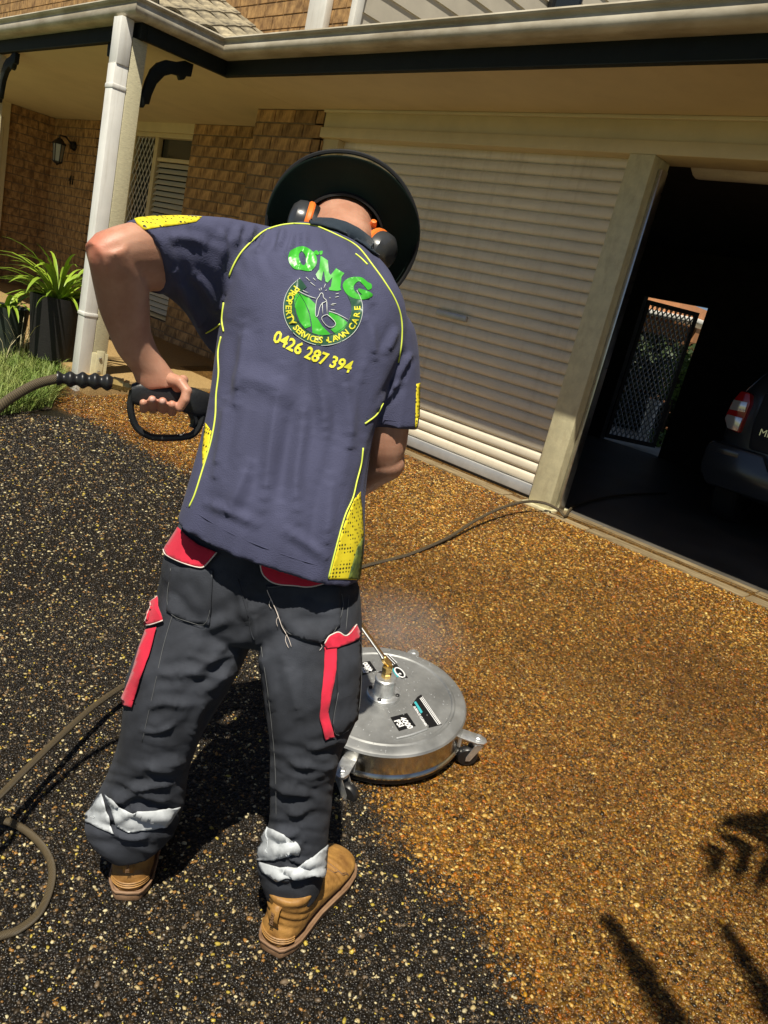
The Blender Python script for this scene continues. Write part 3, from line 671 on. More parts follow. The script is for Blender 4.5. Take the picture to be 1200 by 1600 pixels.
def patch_mesh(bv, poly, off=.0012, step=5.0, smooth_edge=True):
    """a cloth patch with this outline laid onto the surface"""
    P = []
    for i in range(len(poly)):
        a, b_ = np.array(poly[i], float), np.array(poly[(i+1) % len(poly)], float); k = max(1, int(np.hypot(*(b_-a))/step))
        for q in range(k): P.append(a+(b_-a)*q/k)
    nb = len(P); lo, hi = np.min(P, 0), np.max(P, 0)
    y = lo[1]+step/2; odd = 0
    while y < hi[1]:
        x = lo[0]+(step/2 if odd else 0)
        while x < hi[0]:
            if inside(x, y, P[:nb]) and min(np.hypot(x-p[0], y-p[1]) for p in P[:nb]) > step*.5: P.append(np.array([x, y]))
            x += step
        y += step*.87; odd ^= 1
    vs, es, fs, *_ = delaunay_2d_cdt([Vector(p) for p in P], [], [list(range(nb))], 1, 1e-4)
    ds = [(h[0]-Vector(CAM)).length for h in (hit(bv, p[0], p[1]) for p in vs) if h is not None]
    dep = float(np.median(ds)) if ds else 1.6; V = []
    for p in vs:
        h = hitn(bv, p[0], p[1], dep); V.append(h[0]+h[1]*off)
    return V, [tuple(f) for f in fs]
def patch(name, bv, poly, m_, parent, off=.0012, th=.0015, step=5.0):
    V, F = patch_mesh(bv, poly, off+th, step); me = mkmesh(name, V, F, True); bm = bmesh.new(); bm.from_mesh(me); bm.normal_update()
    vdir = Vector(CAM)-Vector(V[0])
    if sum(f.normal.dot(Vector(CAM)-f.calc_center_median()) for f in bm.faces) < 0: bmesh.ops.reverse_faces(bm, faces=bm.faces)
    bm.to_mesh(me); bm.free(); o = link(name, me, m_, parent)
    if th: s_ = o.modifiers.new('thick', 'SOLIDIFY'); s_.thickness = th; s_.offset = -1
    return o
def surf_line(bv, path, off=.0, m=6, smooth=True):
    P = spline([np.array(p, float) for p in path], m) if smooth else [np.array(p, float) for p in path]
    ds = [(h[0]-Vector(CAM)).length for h in (hit(bv, *p) for p in P) if h is not None]; dep = float(np.median(ds)); out = []
    for p in P: h = hitn(bv, p[0], p[1], dep); out.append(h[0]+h[1]*off)
    # light smoothing
    for _ in range(2): out = [out[0]]+[(out[i-1]+out[i]*2+out[i+1])/4 for i in range(1, len(out)-1)]+[out[-1]]
    return out
def piping(name, bv, path, r, m_, parent, off=.0008, n=6, m=6):
    V, F = tubegeo(surf_line(bv, path, off, m), r, n); return link(name, mkmesh(name, V, F, True), m_, parent)

# cloth and skin
def cloth(name, col, var=.12, vscale=6, weave=900, wstr=.25, rough=.85, sheen=.15, col2=None, crumple=.6):
    m_ = mat(name, col, rough, var=var, vscale=vscale, col2=col2, spec=.25); t, b = nodes(m_)
    b.inputs['Sheen Weight'].default_value = sheen
    tc = t.nodes.new('ShaderNodeTexCoord'); wv = t.nodes.new('ShaderNodeTexVoronoi'); wv.inputs['Scale'].default_value = weave; t.links.new(tc.outputs['Object'], wv.inputs['Vector'])
    n2 = t.nodes.new('ShaderNodeTexNoise'); n2.inputs['Scale'].default_value = 55; n2.inputs['Detail'].default_value = 3; t.links.new(tc.outputs['Object'], n2.inputs['Vector'])
    ad = t.nodes.new('ShaderNodeMath'); ad.operation = 'MULTIPLY_ADD'; ad.inputs[1].default_value = crumple; t.links.new(n2.outputs['Fac'], ad.inputs[0]); t.links.new(wv.outputs['Distance'], ad.inputs[2])
    bp = t.nodes.new('ShaderNodeBump'); bp.inputs['Strength'].default_value = wstr; bp.inputs['Distance'].default_value = .002
    t.links.new(ad.outputs[0], bp.inputs['Height']); t.links.new(bp.outputs[0], b.inputs['Normal']); return m_
M['shirt'] = cloth('navy_polo_knit', (.066,.070,.130), var=.13, vscale=6, weave=420, wstr=.30, sheen=.04, crumple=.08)
M['navy'] = cloth('dark_navy_collar', (.018,.030,.045), var=.15)
M['lime'] = mat('lime_piping', (.72,.85,.10), .6)
M['trouser'] = cloth('charcoal_work_drill', (.036,.040,.051), var=.45, vscale=6, weave=700, wstr=.35, sheen=.02)
M['red'] = cloth('faded_red_drill', (.62,.022,.055), var=.14, vscale=14)
M['frayed'] = mat('frayed_white_edge', (.75,.66,.60), .9)
M['reflect'] = mat('silver_reflective_tape', (.52,.55,.58), .40, var=.16, vscale=30, bump=.12, bscale=90)
# yellow mesh with punched holes
M['yellow'] = mat('yellow_mesh_panel', (.82,.66,.02), .7); t, b = nodes(M['yellow'])
tc = t.nodes.new('ShaderNodeTexCoord'); vo = t.nodes.new('ShaderNodeTexVoronoi'); vo.inputs['Scale'].default_value = 135; vo.inputs['Randomness'].default_value = .15
t.links.new(tc.outputs['Object'], vo.inputs['Vector']); rp_ = t.nodes.new('ShaderNodeValToRGB'); ramp(rp_, [(0, (.03,.03,.01)), (.27, (.05,.045,.01)), (.34, (.80,.66,.02)), (1, (.86,.70,.03))]); t.links.new(vo.outputs['Distance'], rp_.inputs[0]); t.links.new(rp_.outputs[0], b.inputs['Base Color'])
M['skin'] = mat('skin', (.43,.21,.135), .46, col2=(.56,.31,.215), vscale=16, sss=.10, bump=.10, bscale=400, spec=.4)
M['felt'] = cloth('dark_green_hat_cloth', (.009,.021,.016), var=.2, weave=800, wstr=.12, sheen=.0)
M['band'] = mat('black_sweatband', (.008,.008,.009), .7, var=.2, vscale=30)
M['muff'] = mat('grey_earmuff_shell', (.045,.047,.05), .3, var=.08, coat=.3)
M['orange'] = mat('orange_earmuff_ring', (.85,.20,.03), .4)
M['boot'] = mat('tan_boot_leather', (.43,.225,.055), .55, col2=(.20,.095,.026), vscale=15, detail=9, bump=.45, bscale=90, rvar=.12)
M['sole'] = mat('brown_boot_sole', (.16,.085,.04), .7, col2=(.27,.16,.09), vscale=22, bump=.4)
M['sock'] = mat('white_sock', (.65,.63,.6), .9, bump=.5, bscale=200)

# crumpled drill: fine creases in the cloth's relief
t, b = nodes(M['trouser']); tcq = t.nodes.new('ShaderNodeTexCoord'); mq = t.nodes.new('ShaderNodeMapping'); mq.inputs['Scale'].default_value = (9, 9, 26); t.links.new(tcq.outputs['Object'], mq.inputs[0])
nq = t.nodes.new('ShaderNodeTexNoise'); nq.noise_type = 'RIDGED_MULTIFRACTAL'; nq.inputs['Scale'].default_value = 1; nq.inputs['Detail'].default_value = 3; nq.inputs['Distortion'].default_value = .6; t.links.new(mq.outputs[0], nq.inputs['Vector'])
b0 = b.inputs['Normal'].links[0].from_node; bq2 = t.nodes.new('ShaderNodeBump'); bq2.inputs['Strength'].default_value = .35; bq2.inputs['Distance'].default_value = .004; t.links.new(nq.outputs['Fac'], bq2.inputs['Height']); t.links.new(bq2.outputs[0], b0.inputs['Normal'])
M['stitch'] = mat('grey_stitching', (.13,.135,.14), .9)
feet = onG(330, 1440)
man = empty('person', (feet[0], feet[1], gz(feet[1])))
tag(man, 'worker seen from behind in navy polo, wide green hat and work trousers', 'person')

# --- shirt
torso = [D2((286,803),(563,905),1.49,.140,1.43), D2((299,762),(570,845),1.495,.140,1.435), D2((316,695),(572,770),1.51,.130,1.46), D2((330,620),(582,690),1.53,.125,1.50), D2((338,550),(600,625),1.55,.125,1.53),
         D2((345,490),(620,575),1.56,.13,1.57), D2((356,435),(632,530),1.57,.125,1.60), D2((380,394),(626,482),1.59,.112,1.62), D2((420,371),(610,458),1.61,.078,1.63), D2((464,374),(588,444),1.635,.050,1.65), D2((492,396),(562,432),1.65,.034,1.655)]
lsl = [D2((216,347),(236,458),1.415,.050,1.505), D2((240,343),(252,459),1.44,.054,1.535), D2((280,341),(288,487),1.47,.056,1.60), D2((325,340),(322,540),1.505,.060,1.66), D2((372,344),(348,552),1.545,.066,1.65), D2((430,356),(395,530),1.58,.072,1.63)]
rsl = [D2((570,664),(653,672),1.585,.056), D2((573,640),(656,640),1.59,.06), D2((583,600),(657,590),1.60,.065), D2((590,560),(654,545),1.605,.07), D2((590,510),(646,508),1.615,.07), D2((565,470),(618,470),1.62,.06)]
sh = voxel([loft(torso, 40, 2.5), loft(lsl, 24, 2.1), loft(rsl, 24, 2.1)], .0055, 6, .5)
SR = [(((446,352),(440,372),(428,398)),5,.005), (((459,352),(456,375),(446,410)),4,.004), (((425,350),(415,372),(398,402)),6,.006), (((400,345),(392,365),(380,385)),6,.006), (((380,343),(372,365),(362,392)),6,.005), (((475,356),(474,385),(468,420)),5,.004),
      (((345,350),(350,380),(352,410)),8,.005), (((328,372),(342,395),(350,430)),7,.005), (((240,352),(243,400),(242,450)),3,.0015),
      (((470,400),(462,470),(455,540)),9,.0045), (((500,500),(498,560),(505,640),(512,700)),10,.005), (((540,560),(545,640),(548,720)),11,.005), (((445,540),(430,640),(418,740),(410,820)),12,.006), (((480,600),(470,680),(462,760),(470,840)),11,.005),
      (((380,480),(378,560),(366,660)),11,.005), (((355,600),(345,680),(330,770)),9,.005), (((520,720),(512,790),(505,870)),9,.004), (((400,700),(372,770),(350,810)),10,.005), (((560,470),(580,520),(588,580)),8,.004), (((525,395),(560,440),(590,490)),8,.004),
      (((600,640),(630,575),(650,545)),5,.006), (((585,650),(612,610),(640,590)),5,.004), (((600,560),(615,530),(625,505)),6,.004),
      (((340,590),(420,600),(500,660)),14,.003), (((430,820),(480,850),(520,880)),8,.003), (((300,780),(360,800),(420,830)),7,.003),
      (((290,420),(320,450),(345,500)),8,.005), (((260,400),(300,480),(330,530)),9,.006), (((250,370),(290,372),(335,385)),8,.004)]
folds(sh, [(a, w_, h*1.55) for a, w_, h in SR], .0014, 8, [(1.78, 34, 260, .0050, 1.3, 480, 930), (1.2, 16, 90, .0026, 7.7, 330, 450)])
shirt = link('polo_shirt', sh, M['shirt'], man); BS = bvh_of(sh)
LI = M['lime']
for path in (((459,350),(437,353),(410,363),(383,387),(367,410),(358,432)), ((350,473),(347,500),(350,518)), ((322,520),(333,514),(344,507)), ((346,526),(341,550),(342,583),(338,617),(337,650),(330,690),(318,730),(305,772),(296,792)),
             ((459,350),(480,351),(500,356),(535,372),(560,387),(582,415),(600,440),(618,470),(627,500),(627,535),(622,566)), ((555,397),(564,404),(574,414)), ((598,630),(588,648),(570,662)), ((567,700),(564,725),(557,752),(551,778),(540,802),(531,832),(521,870),(513,904))):
    piping('piping', BS, path, .0017, LI, shirt)
for poly in (((209,341),(240,338),(280,337),(316,339),(306,347),(275,352),(245,356),(222,360)), ((563,768),(566,800),(568,835),(561,906),(514,905),(523,870),(533,832),(543,803),(553,780)), ((650,600),(656,598),(655,670),(648,670)), ((321,660),(331,674),(326,700),(317,728),(316,705))):
    patch('mesh_panel', BS, poly, M['yellow'], shirt, .0006, .0006, 4)
M['gmesh'] = mat('dark_green_mesh', (.035,.07,.03), .8, col2=(.20,.24,.03), vscale=45)
patch('mesh_panel', BS, ((567,838),(566,870),(561,905),(543,904),(550,880),(557,855)), M['gmesh'], shirt, .0014, .0006, 4)
# cuff and hem stitching
for path in (((234,352),(243,400),(250,452)), ((572,652),(612,657),(654,660)), ((292,792),(360,833),(430,862),(500,884),(556,893))):
    piping('stitching', BS, path, .0007, M['shirt'], shirt, .0004, 5, 8)
# --- print on the back of the shirt: letters laid out flat, then draped on the cloth
def drape(name, me2d, bv, f, m_, parent, off=.0012, cut=3.2):
    """me2d: flat mesh in picture pixels; f maps its points; draped over the surface"""
    bm = bmesh.new(); bm.from_mesh(me2d)
    for v in bm.verts: q = f(v.co.x, v.co.y); v.co = Vector((q[0], q[1], 0))
    for _ in range(5):
        es = [e for e in bm.edges if e.calc_length() > cut]
        if not es: break
        bmesh.ops.subdivide_edges(bm, edges=es, cuts=1)
        bmesh.ops.triangulate(bm, faces=[f_ for f_ in bm.faces if len(f_.verts) > 3])
    hs = [hit(bv, v.co.x, v.co.y) for v in bm.verts]; dd = [(h[0]-Vector(CAM)).length for h in hs if h]
    dep = float(np.median(dd))
    for v in bm.verts: h = hitn(bv, v.co.x, v.co.y, dep); v.co = h[0]+h[1]*off
    bm.normal_update()
    if sum(f_.normal.dot(Vector(CAM)-f_.calc_center_median()) for f_ in bm.faces) < 0: bmesh.ops.reverse_faces(bm, faces=bm.faces)
    me = bpy.data.meshes.new(name); bm.to_mesh(me); bm.free(); me.polygons.foreach_set('use_smooth', [True]*len(me.polygons)); return link(name, me, m_, parent)
M['pgreen'] = mat('green_vinyl_print', (.055,.44,.035), .35, var=.12, vscale=25)
M['pdark'] = mat('dark_green_print', (.022,.075,.045), .4, col2=(.04,.12,.07), vscale=40)
M['pyellow'] = mat('yellow_print', (.80,.76,.05), .45)
M['pwhite'] = mat('white_print', (.72,.76,.72), .45)
def flat(poly, holes=()):
    vs = [Vector(p) for p in poly]; loops = [list(range(len(poly)))]
    for h in holes: loops.append(list(range(len(vs), len(vs)+len(h)))); vs += [Vector(p) for p in h]
    es = [(l[i], l[(i+1) % len(l)]) for l in loops for i in range(len(l))]
    v2, e2, f2, *_ = delaunay_2d_cdt(vs, es, [], 0, 1e-4)
    F = []
    for f in f2:
        c = sum((v2[i] for i in f), Vector((0, 0)))/len(f)
        if inside(c.x, c.y, poly) and not any(inside(c.x, c.y, h) for h in holes): F.append(tuple(f))
    return mkmesh('flat', [(v.x, v.y, 0) for v in v2], F)
ident = lambda x, y: (x, y)
def Z7(pts): return [(410+x/6, 360+y/6) for x, y in pts]     # outlines measured on a six-fold enlargement
def sm(pts, k=4): 
    P = [np.array(p, float) for p in pts]; Q = spline(P+[P[0]], k)[:-1]; return [tuple(q) for q in Q]
badge = empty  # (placeholder name avoided)
O_out = sm(Z7([(300,170),(380,152),(450,185),(500,240),(508,310),(470,370),(430,385),(360,372),(300,362),(255,310),(243,240),(262,190)]))
O_in = sm(Z7([(372,195),(400,240),(408,290),(392,328),(365,318),(345,270),(348,220)]))
drape('print_letter', flat(O_out, (O_in,)), BS, ident, M['pgreen'], shirt)
Mp = Z7([(545,240),(612,285),(622,400),(640,420),(690,358),(735,385),(768,402),(740,440),(728,540),(738,560),(700,570),(625,562),(622,542),(640,530),(655,440),(610,492),(590,480),(575,380),(566,400),(552,475),(518,455),(500,415),(530,370),(540,290)])
drape('print_letter', flat(Mp), BS, ident, M['pgreen'], shirt)
G_ = sm(Z7([(860,436),(930,445),(985,488),(1018,505),(1020,545),(985,560),(960,530),(910,478),(870,500),(855,540),(880,590),(935,605),(900,565),(905,545),(960,560),(1030,600),(1005,630),(940,648),(860,640),(790,600),(752,530),(765,480),(810,448)]), 3)
drape('print_letter', flat(G_), BS, ident, M['pgreen'], shirt)
for lf in ([(478,205),(505,190),(530,215),(520,232),(492,225)], [(532,200),(562,195),(560,225),(540,230)]): drape('print_leaf', flat(sm(Z7(lf), 3)), BS, ident, M['pgreen'], shirt, cut=2.5)
# roundel: dark ring band, green hills, white outlines
ccx, ccy, rx, ry, rot = 410+568/6, 360+735/6, 62.0, 57.5, .12
def ell(a, k): 
    x, y = rx*k*math.cos(a), ry*k*math.sin(a); return (ccx+x*math.cos(rot)-y*math.sin(rot), ccy+x*math.sin(rot)+y*math.cos(rot))
a0, a1 = math.radians(-38), math.radians(228)
arc = [a0+(a1-a0)*i/48 for i in range(49)]
drape('print_ring', flat([ell(a, 1.0) for a in arc]+[ell(a, .72) for a in arc[::-1]]), BS, ident, M['pdark'], shirt, .0008)
for k in (1.0, .72): piping('print_outline', BS, [ell(a, k) for a in arc[::3]], .0006, M['pwhite'] if k == 1 else M['pdark'], shirt, .0010, 4, 4)
hill1 = Z7([(310,575),(345,600),(400,690),(440,790),(455,900),(400,920),(350,860),(318,780),(300,690)]); hill2 = Z7([(345,590),(430,625),(495,690),(500,800),(560,900),(640,975),(560,990),(470,960),(460,860),(440,760),(400,680)])
hill3 = Z7([(620,765),(700,790),(770,840),(800,870),(760,930),(690,970),(640,930),(690,890),(690,870),(625,810)])
for hp in (hill1, hill2, hill3): drape('print_hill', flat(hp), BS, ident, M['pgreen'], shirt, .0010)
fig = [[(555,588),(572,605),(565,625),(580,645),(600,655),(598,672),(565,680),(530,720),(525,810),(498,815),(495,780),(500,700),(510,640),(535,625),(535,600),(555,588)], [(560,680),(565,790)], [(602,670),(605,790)], [(605,790),(680,850),(695,895),(620,925),(560,850),(550,820),(570,800),(605,790)], [(340,575),(430,620),(500,640)], [(620,760),(700,780),(800,840)]]
for ln in fig: piping('print_figure', BS, Z7(ln), .0007, M['pwhite'], shirt, .0016, 4, 2)
for a, b_ in (((405,440),(450,480)),((450,490),(495,525)),((475,450),(500,475)),((375,565),(430,590)),((530,550),(540,570)),((590,505),(575,545)),((550,540),(552,565)),((625,635),(640,637)),((685,600),(715,592)),((680,630),(715,622)),((640,700),(670,703)),((640,745),(680,748)),((650,690),(690,690)),((590,570),(600,560))):
    piping('print_ray', BS, Z7([a, b_]), .0006, M['pwhite'], shirt, .0012, 4, 2)
def arc_text(body, s0, s1, k, size):
    """one draped letter at a time along the ring"""
    n_ = len(body)
    for i, ch in enumerate(body):
        if ch == ' ': continue
        a = math.radians(s0+(s1-s0)*(i/(max(n_-1, 1)))); c = ell(a, k); e = ell(a-.02, k); d = nrm(np.array(e)-np.array(c)); up = np.array([d[1], -d[0]])
        me = text_mesh(ch, size, 0, .35, res=2); f = lambda x, y, c=c, d=d, up=up: (c[0]+d[0]*x+up[0]*y, c[1]+d[1]*x+up[1]*y)
        drape('print_letter', me, BS, f, M['pyellow'], shirt, .0018, 3.0)
arc_text('PROPERTY', 211, 148, .865, 13.5); arc_text('SERVICES', 136, 88, .865, 13); arc_text('LAWN', 73, 43, .865, 12.5); arc_text('CARE', 27, -8, .865, 13)
dm_ = flat([(ccx+.10*rx+2*math.cos(a), ccy+.86*ry+2*math.sin(a)) for a in np.linspace(0, 6.28, 9)[:-1]]); drape('print_dot', dm_, BS, ident, M['pyellow'], shirt, .0018)
me = text_mesh('0426 287 394', 29, 0, .8, res=2); xs = verts_np(me); wpx = xs[:, 0].max()-xs[:, 0].min()
p0, p1 = np.array([428, 525.]), np.array([549, 575.])
def num_map(x, y):
    s = (x-xs[:, 0].min())/wpx; d = nrm(p1-p0); up = np.array([d[1], -d[0]]); q = p0+(p1-p0)*s+up*y*.92+np.array([0, 5*math.sin(s*math.pi)]); return q
drape('print_number', me, BS, num_map, M['pyellow'], shirt, .0014, 3.0)

# --- trousers
lleg = [D2((276,826),(420,905),1.53,.105), D2((256,880),(410,950),1.515,.108), D2((240,940),(400,985),1.49,.105), D2((220,1000),(389,1015),1.47,.10), D2((198,1060),(362,1068),1.455,.095), D2((194,1110),(338,1105),1.45,.09), D2((188,1155),(312,1150),1.45,.085),
        D2((165,1215),(295,1205),1.46,.08), D2((142,1262),(289,1250),1.47,.08), D2((134,1290),(276,1287),1.475,.078), D2((168,1324),(256,1302),1.48,.066)]
rleg = [D2((390,890),(563,915),1.485,.105), D2((392,930),(565,955),1.47,.108), D2((398,975),(566,1000),1.445,.105), D2((408,1040),(563,1055),1.41,.10), D2((415,1095),(562,1108),1.40,.095), D2((423,1160),(541,1158),1.39,.086), D2((424,1210),(525,1207),1.39,.08),
        D2((424,1260),(517,1262),1.39,.078), D2((414,1302),(513,1312),1.395,.078), D2((402,1337),(510,1347),1.40,.078), D2((420,1392),(503,1385),1.41,.068)]
pel = [D2((292,800),(550,890),1.535,.10,1.48), D2((274,835),(563,922),1.53,.11,1.475), D2((256,885),(564,955),1.52,.115,1.465), D2((270,930),(552,975),1.50,.11,1.455), D2((330,962),(500,985),1.475,.09)]
tr = voxel([loft(lleg, 28, 2.3), loft(rleg, 28, 2.3), loft(pel, 36, 2.6)], .005, 4, .5)
rnf = random.Random(21); TR = []
def bunch(left, right, ys, amp, n_):
    """irregular bunching folds across a leg: each starts and ends somewhere else"""
    for k in range(n_):
        y = rnf.uniform(*ys); a, b_ = left(y), right(y); u0 = rnf.uniform(-.05, .5); u1 = min(1.05, u0+rnf.uniform(.35, .8)); sl_ = rnf.uniform(-22, 14); bow = rnf.uniform(4, 14)
        TR.append((((a+(b_-a)*u0, y), (a+(b_-a)*(u0+u1)/2, y+sl_/2+bow), (a+(b_-a)*u1, y+sl_)), rnf.uniform(4, 8), rnf.uniform(.5, 1.15)*amp))
bunch(lambda y: np.interp(y, [1100, 1300], [194, 134]), lambda y: np.interp(y, [1100, 1290], [338, 276]), (1170, 1300), .0075, 13)
bunch(lambda y: np.interp(y, [1000, 1160], [220, 188]), lambda y: np.interp(y, [1000, 1160], [389, 312]), (1010, 1160), .005, 6)
bunch(lambda y: 422, lambda y: np.interp(y, [1150, 1260], [541, 517]), (1180, 1300), .006, 13)
bunch(lambda y: 404, lambda y: 508, (1300, 1375), .009, 6)
TR += [(((330,1090),(310,1120),(300,1160)),7,.006), (((372,900),(378,950),(390,985)),7,.006), (((540,1150),(505,1165),(470,1172)),6,.007), (((440,1010),(455,1080),(470,1140)),10,.005), (((410,1000),(418,1060),(425,1130)),8,.005), (((395,940),(400,985),(405,1030)),7,.007), (((430,960),(480,990),(530,1000)),8,.006), (((450,935),(500,955),(540,945)),7,.005), (((275,905),(300,935),(325,960)),8,.004),
       (((365,1000),(310,1045),(250,1065)),9,.007), (((385,1010),(345,1060),(300,1095)),8,.006), (((300,985),(330,980),(372,960)),8,.005), (((225,1110),(255,1098),(300,1105)),7,.006), (((400,1040),(405,1080),(412,1130)),6,.004)]
folds(tr, TR, .0035, 7, [(.25, 15, 70, .0036, 2.2, 1150, 1400), (-.5, 34, 140, .0050, 3.9, 900, 1160), (1.5, 40, 190, .0035, 8.1, 900, 1200)])
trousers = link('work_trousers', tr, M['trouser'], man); BTR = bvh_of(tr)
flaps = dict(lb=((284,826),(262,860),(266,869),(290,880),(315,887),(325,883),(341,864),(313,852),(295,838)), lt=((252,934),(240,943),(229,953),(232,979),(259,969),(252,948)),
             rb=((407,881),(411,897),(425,908),(450,913),(477,916),(516,913),(520,904),(488,898),(446,888)), rt=((504,1002),(515,993),(526,986),(537,993),(551,976),(557,990),(554,999),(540,1006),(525,1011),(507,1011)))
pockets = (((269,886),(334,890),(329,976),(295,972),(262,955)), ((416,914),(530,914),(530,976),(502,1004),(450,990),(432,955)), ((526,1009),(560,996),(562,1042),(556,1123),(525,1152),(518,1130),(526,1081)))
for k_, pk in enumerate(pockets):
    patch('pocket', BTR, pk, M['trouser'], trousers, .002, .0035, 6)
    piping('stitching', BTR, [(np.array(q)-np.mean(pk, 0))*.95+np.mean(pk, 0) for q in (pk if k_ != 0 else list(pk[1:])+[pk[0]])], .0005, M['stitch'], trousers, .0060, 5, 4)
for key, poly in flaps.items():
    f_ = patch('pocket_flap', BTR, poly, M['red'], trousers, .007, .003, 5)
    edge = poly[1:7] if key == 'lb' else poly[0:5] if key == 'lt' else poly[0:6] if key == 'rb' else poly[0:5]
    piping('frayed_edge', BTR, edge, .0014, M['frayed'], f_, .0095, 5, 5)
for poly in (((248,980),(232,985),(222,1011),(211,1050),(192,1097),(201,1102),(210,1104),(222,1060),(236,1025)), ((505,1009),(525,1009),(525,1046),(518,1077),(511,1109),(521,1151),(507,1154),(499,1116),(502,1077),(505,1046))):
    patch('red_stripe', BTR, poly, M['red'], trousers, .006, .0018, 5)
for poly in (((131,1281),(162,1240),(171,1275),(179,1302),(154,1292)), ((167,1240),(200,1269),(242,1267),(281,1258),(258,1292),(200,1300),(183,1290),(175,1262)), ((396,1326),(417,1292),(445,1304),(469,1319),(467,1333),(408,1346),(398,1340)), ((406,1348),(462,1357),(509,1319),(506,1367),(433,1374),(412,1361))):
    patch('reflective_band', BTR, poly, M['reflect'], trousers, .0045, .0016, 4)
piping('frayed_edge', BTR, ((418,920),(425,940),(433,956),(441,975),(450,990)), .0008, M['frayed'], trousers, .0062, 4, 5)
for th_ in (((446,985),(452,998),(456,1010)), ((450,988),(447,1000),(452,1012)), ((436,962),(432,970),(434,978)), ((500,1003),(503,1010),(498,1016)), ((424,936),(420,944),(424,950))): piping('loose_thread', BTR, th_, .0005, M['frayed'], trousers, .004, 4, 4)
# torn trouser-leg edge turned out over the right boot
V_, F_ = patch_mesh(BTR, ((384,1330),(402,1310),(417,1292),(440,1302),(430,1318),(412,1330),(398,1338),(388,1345)), .012, 5)
for sp_ in (((300,880),(262,985),(240,1080),(222,1160)), ((545,930),(540,985)), ((408,1010),(420,1090),(430,1190),(432,1280))): piping('seam', BTR, sp_, .0006, M['stitch'], trousers, .0008, 5, 8)
piping('seam', BTR, ((385,935),(392,985),(398,1000)), .0012, M['trouser'], trousers, .001, 5, 6)
piping('seam', BTR, ((372,905),(380,935),(388,965)), .0011, M['trouser'], trousers, .001, 5, 6)

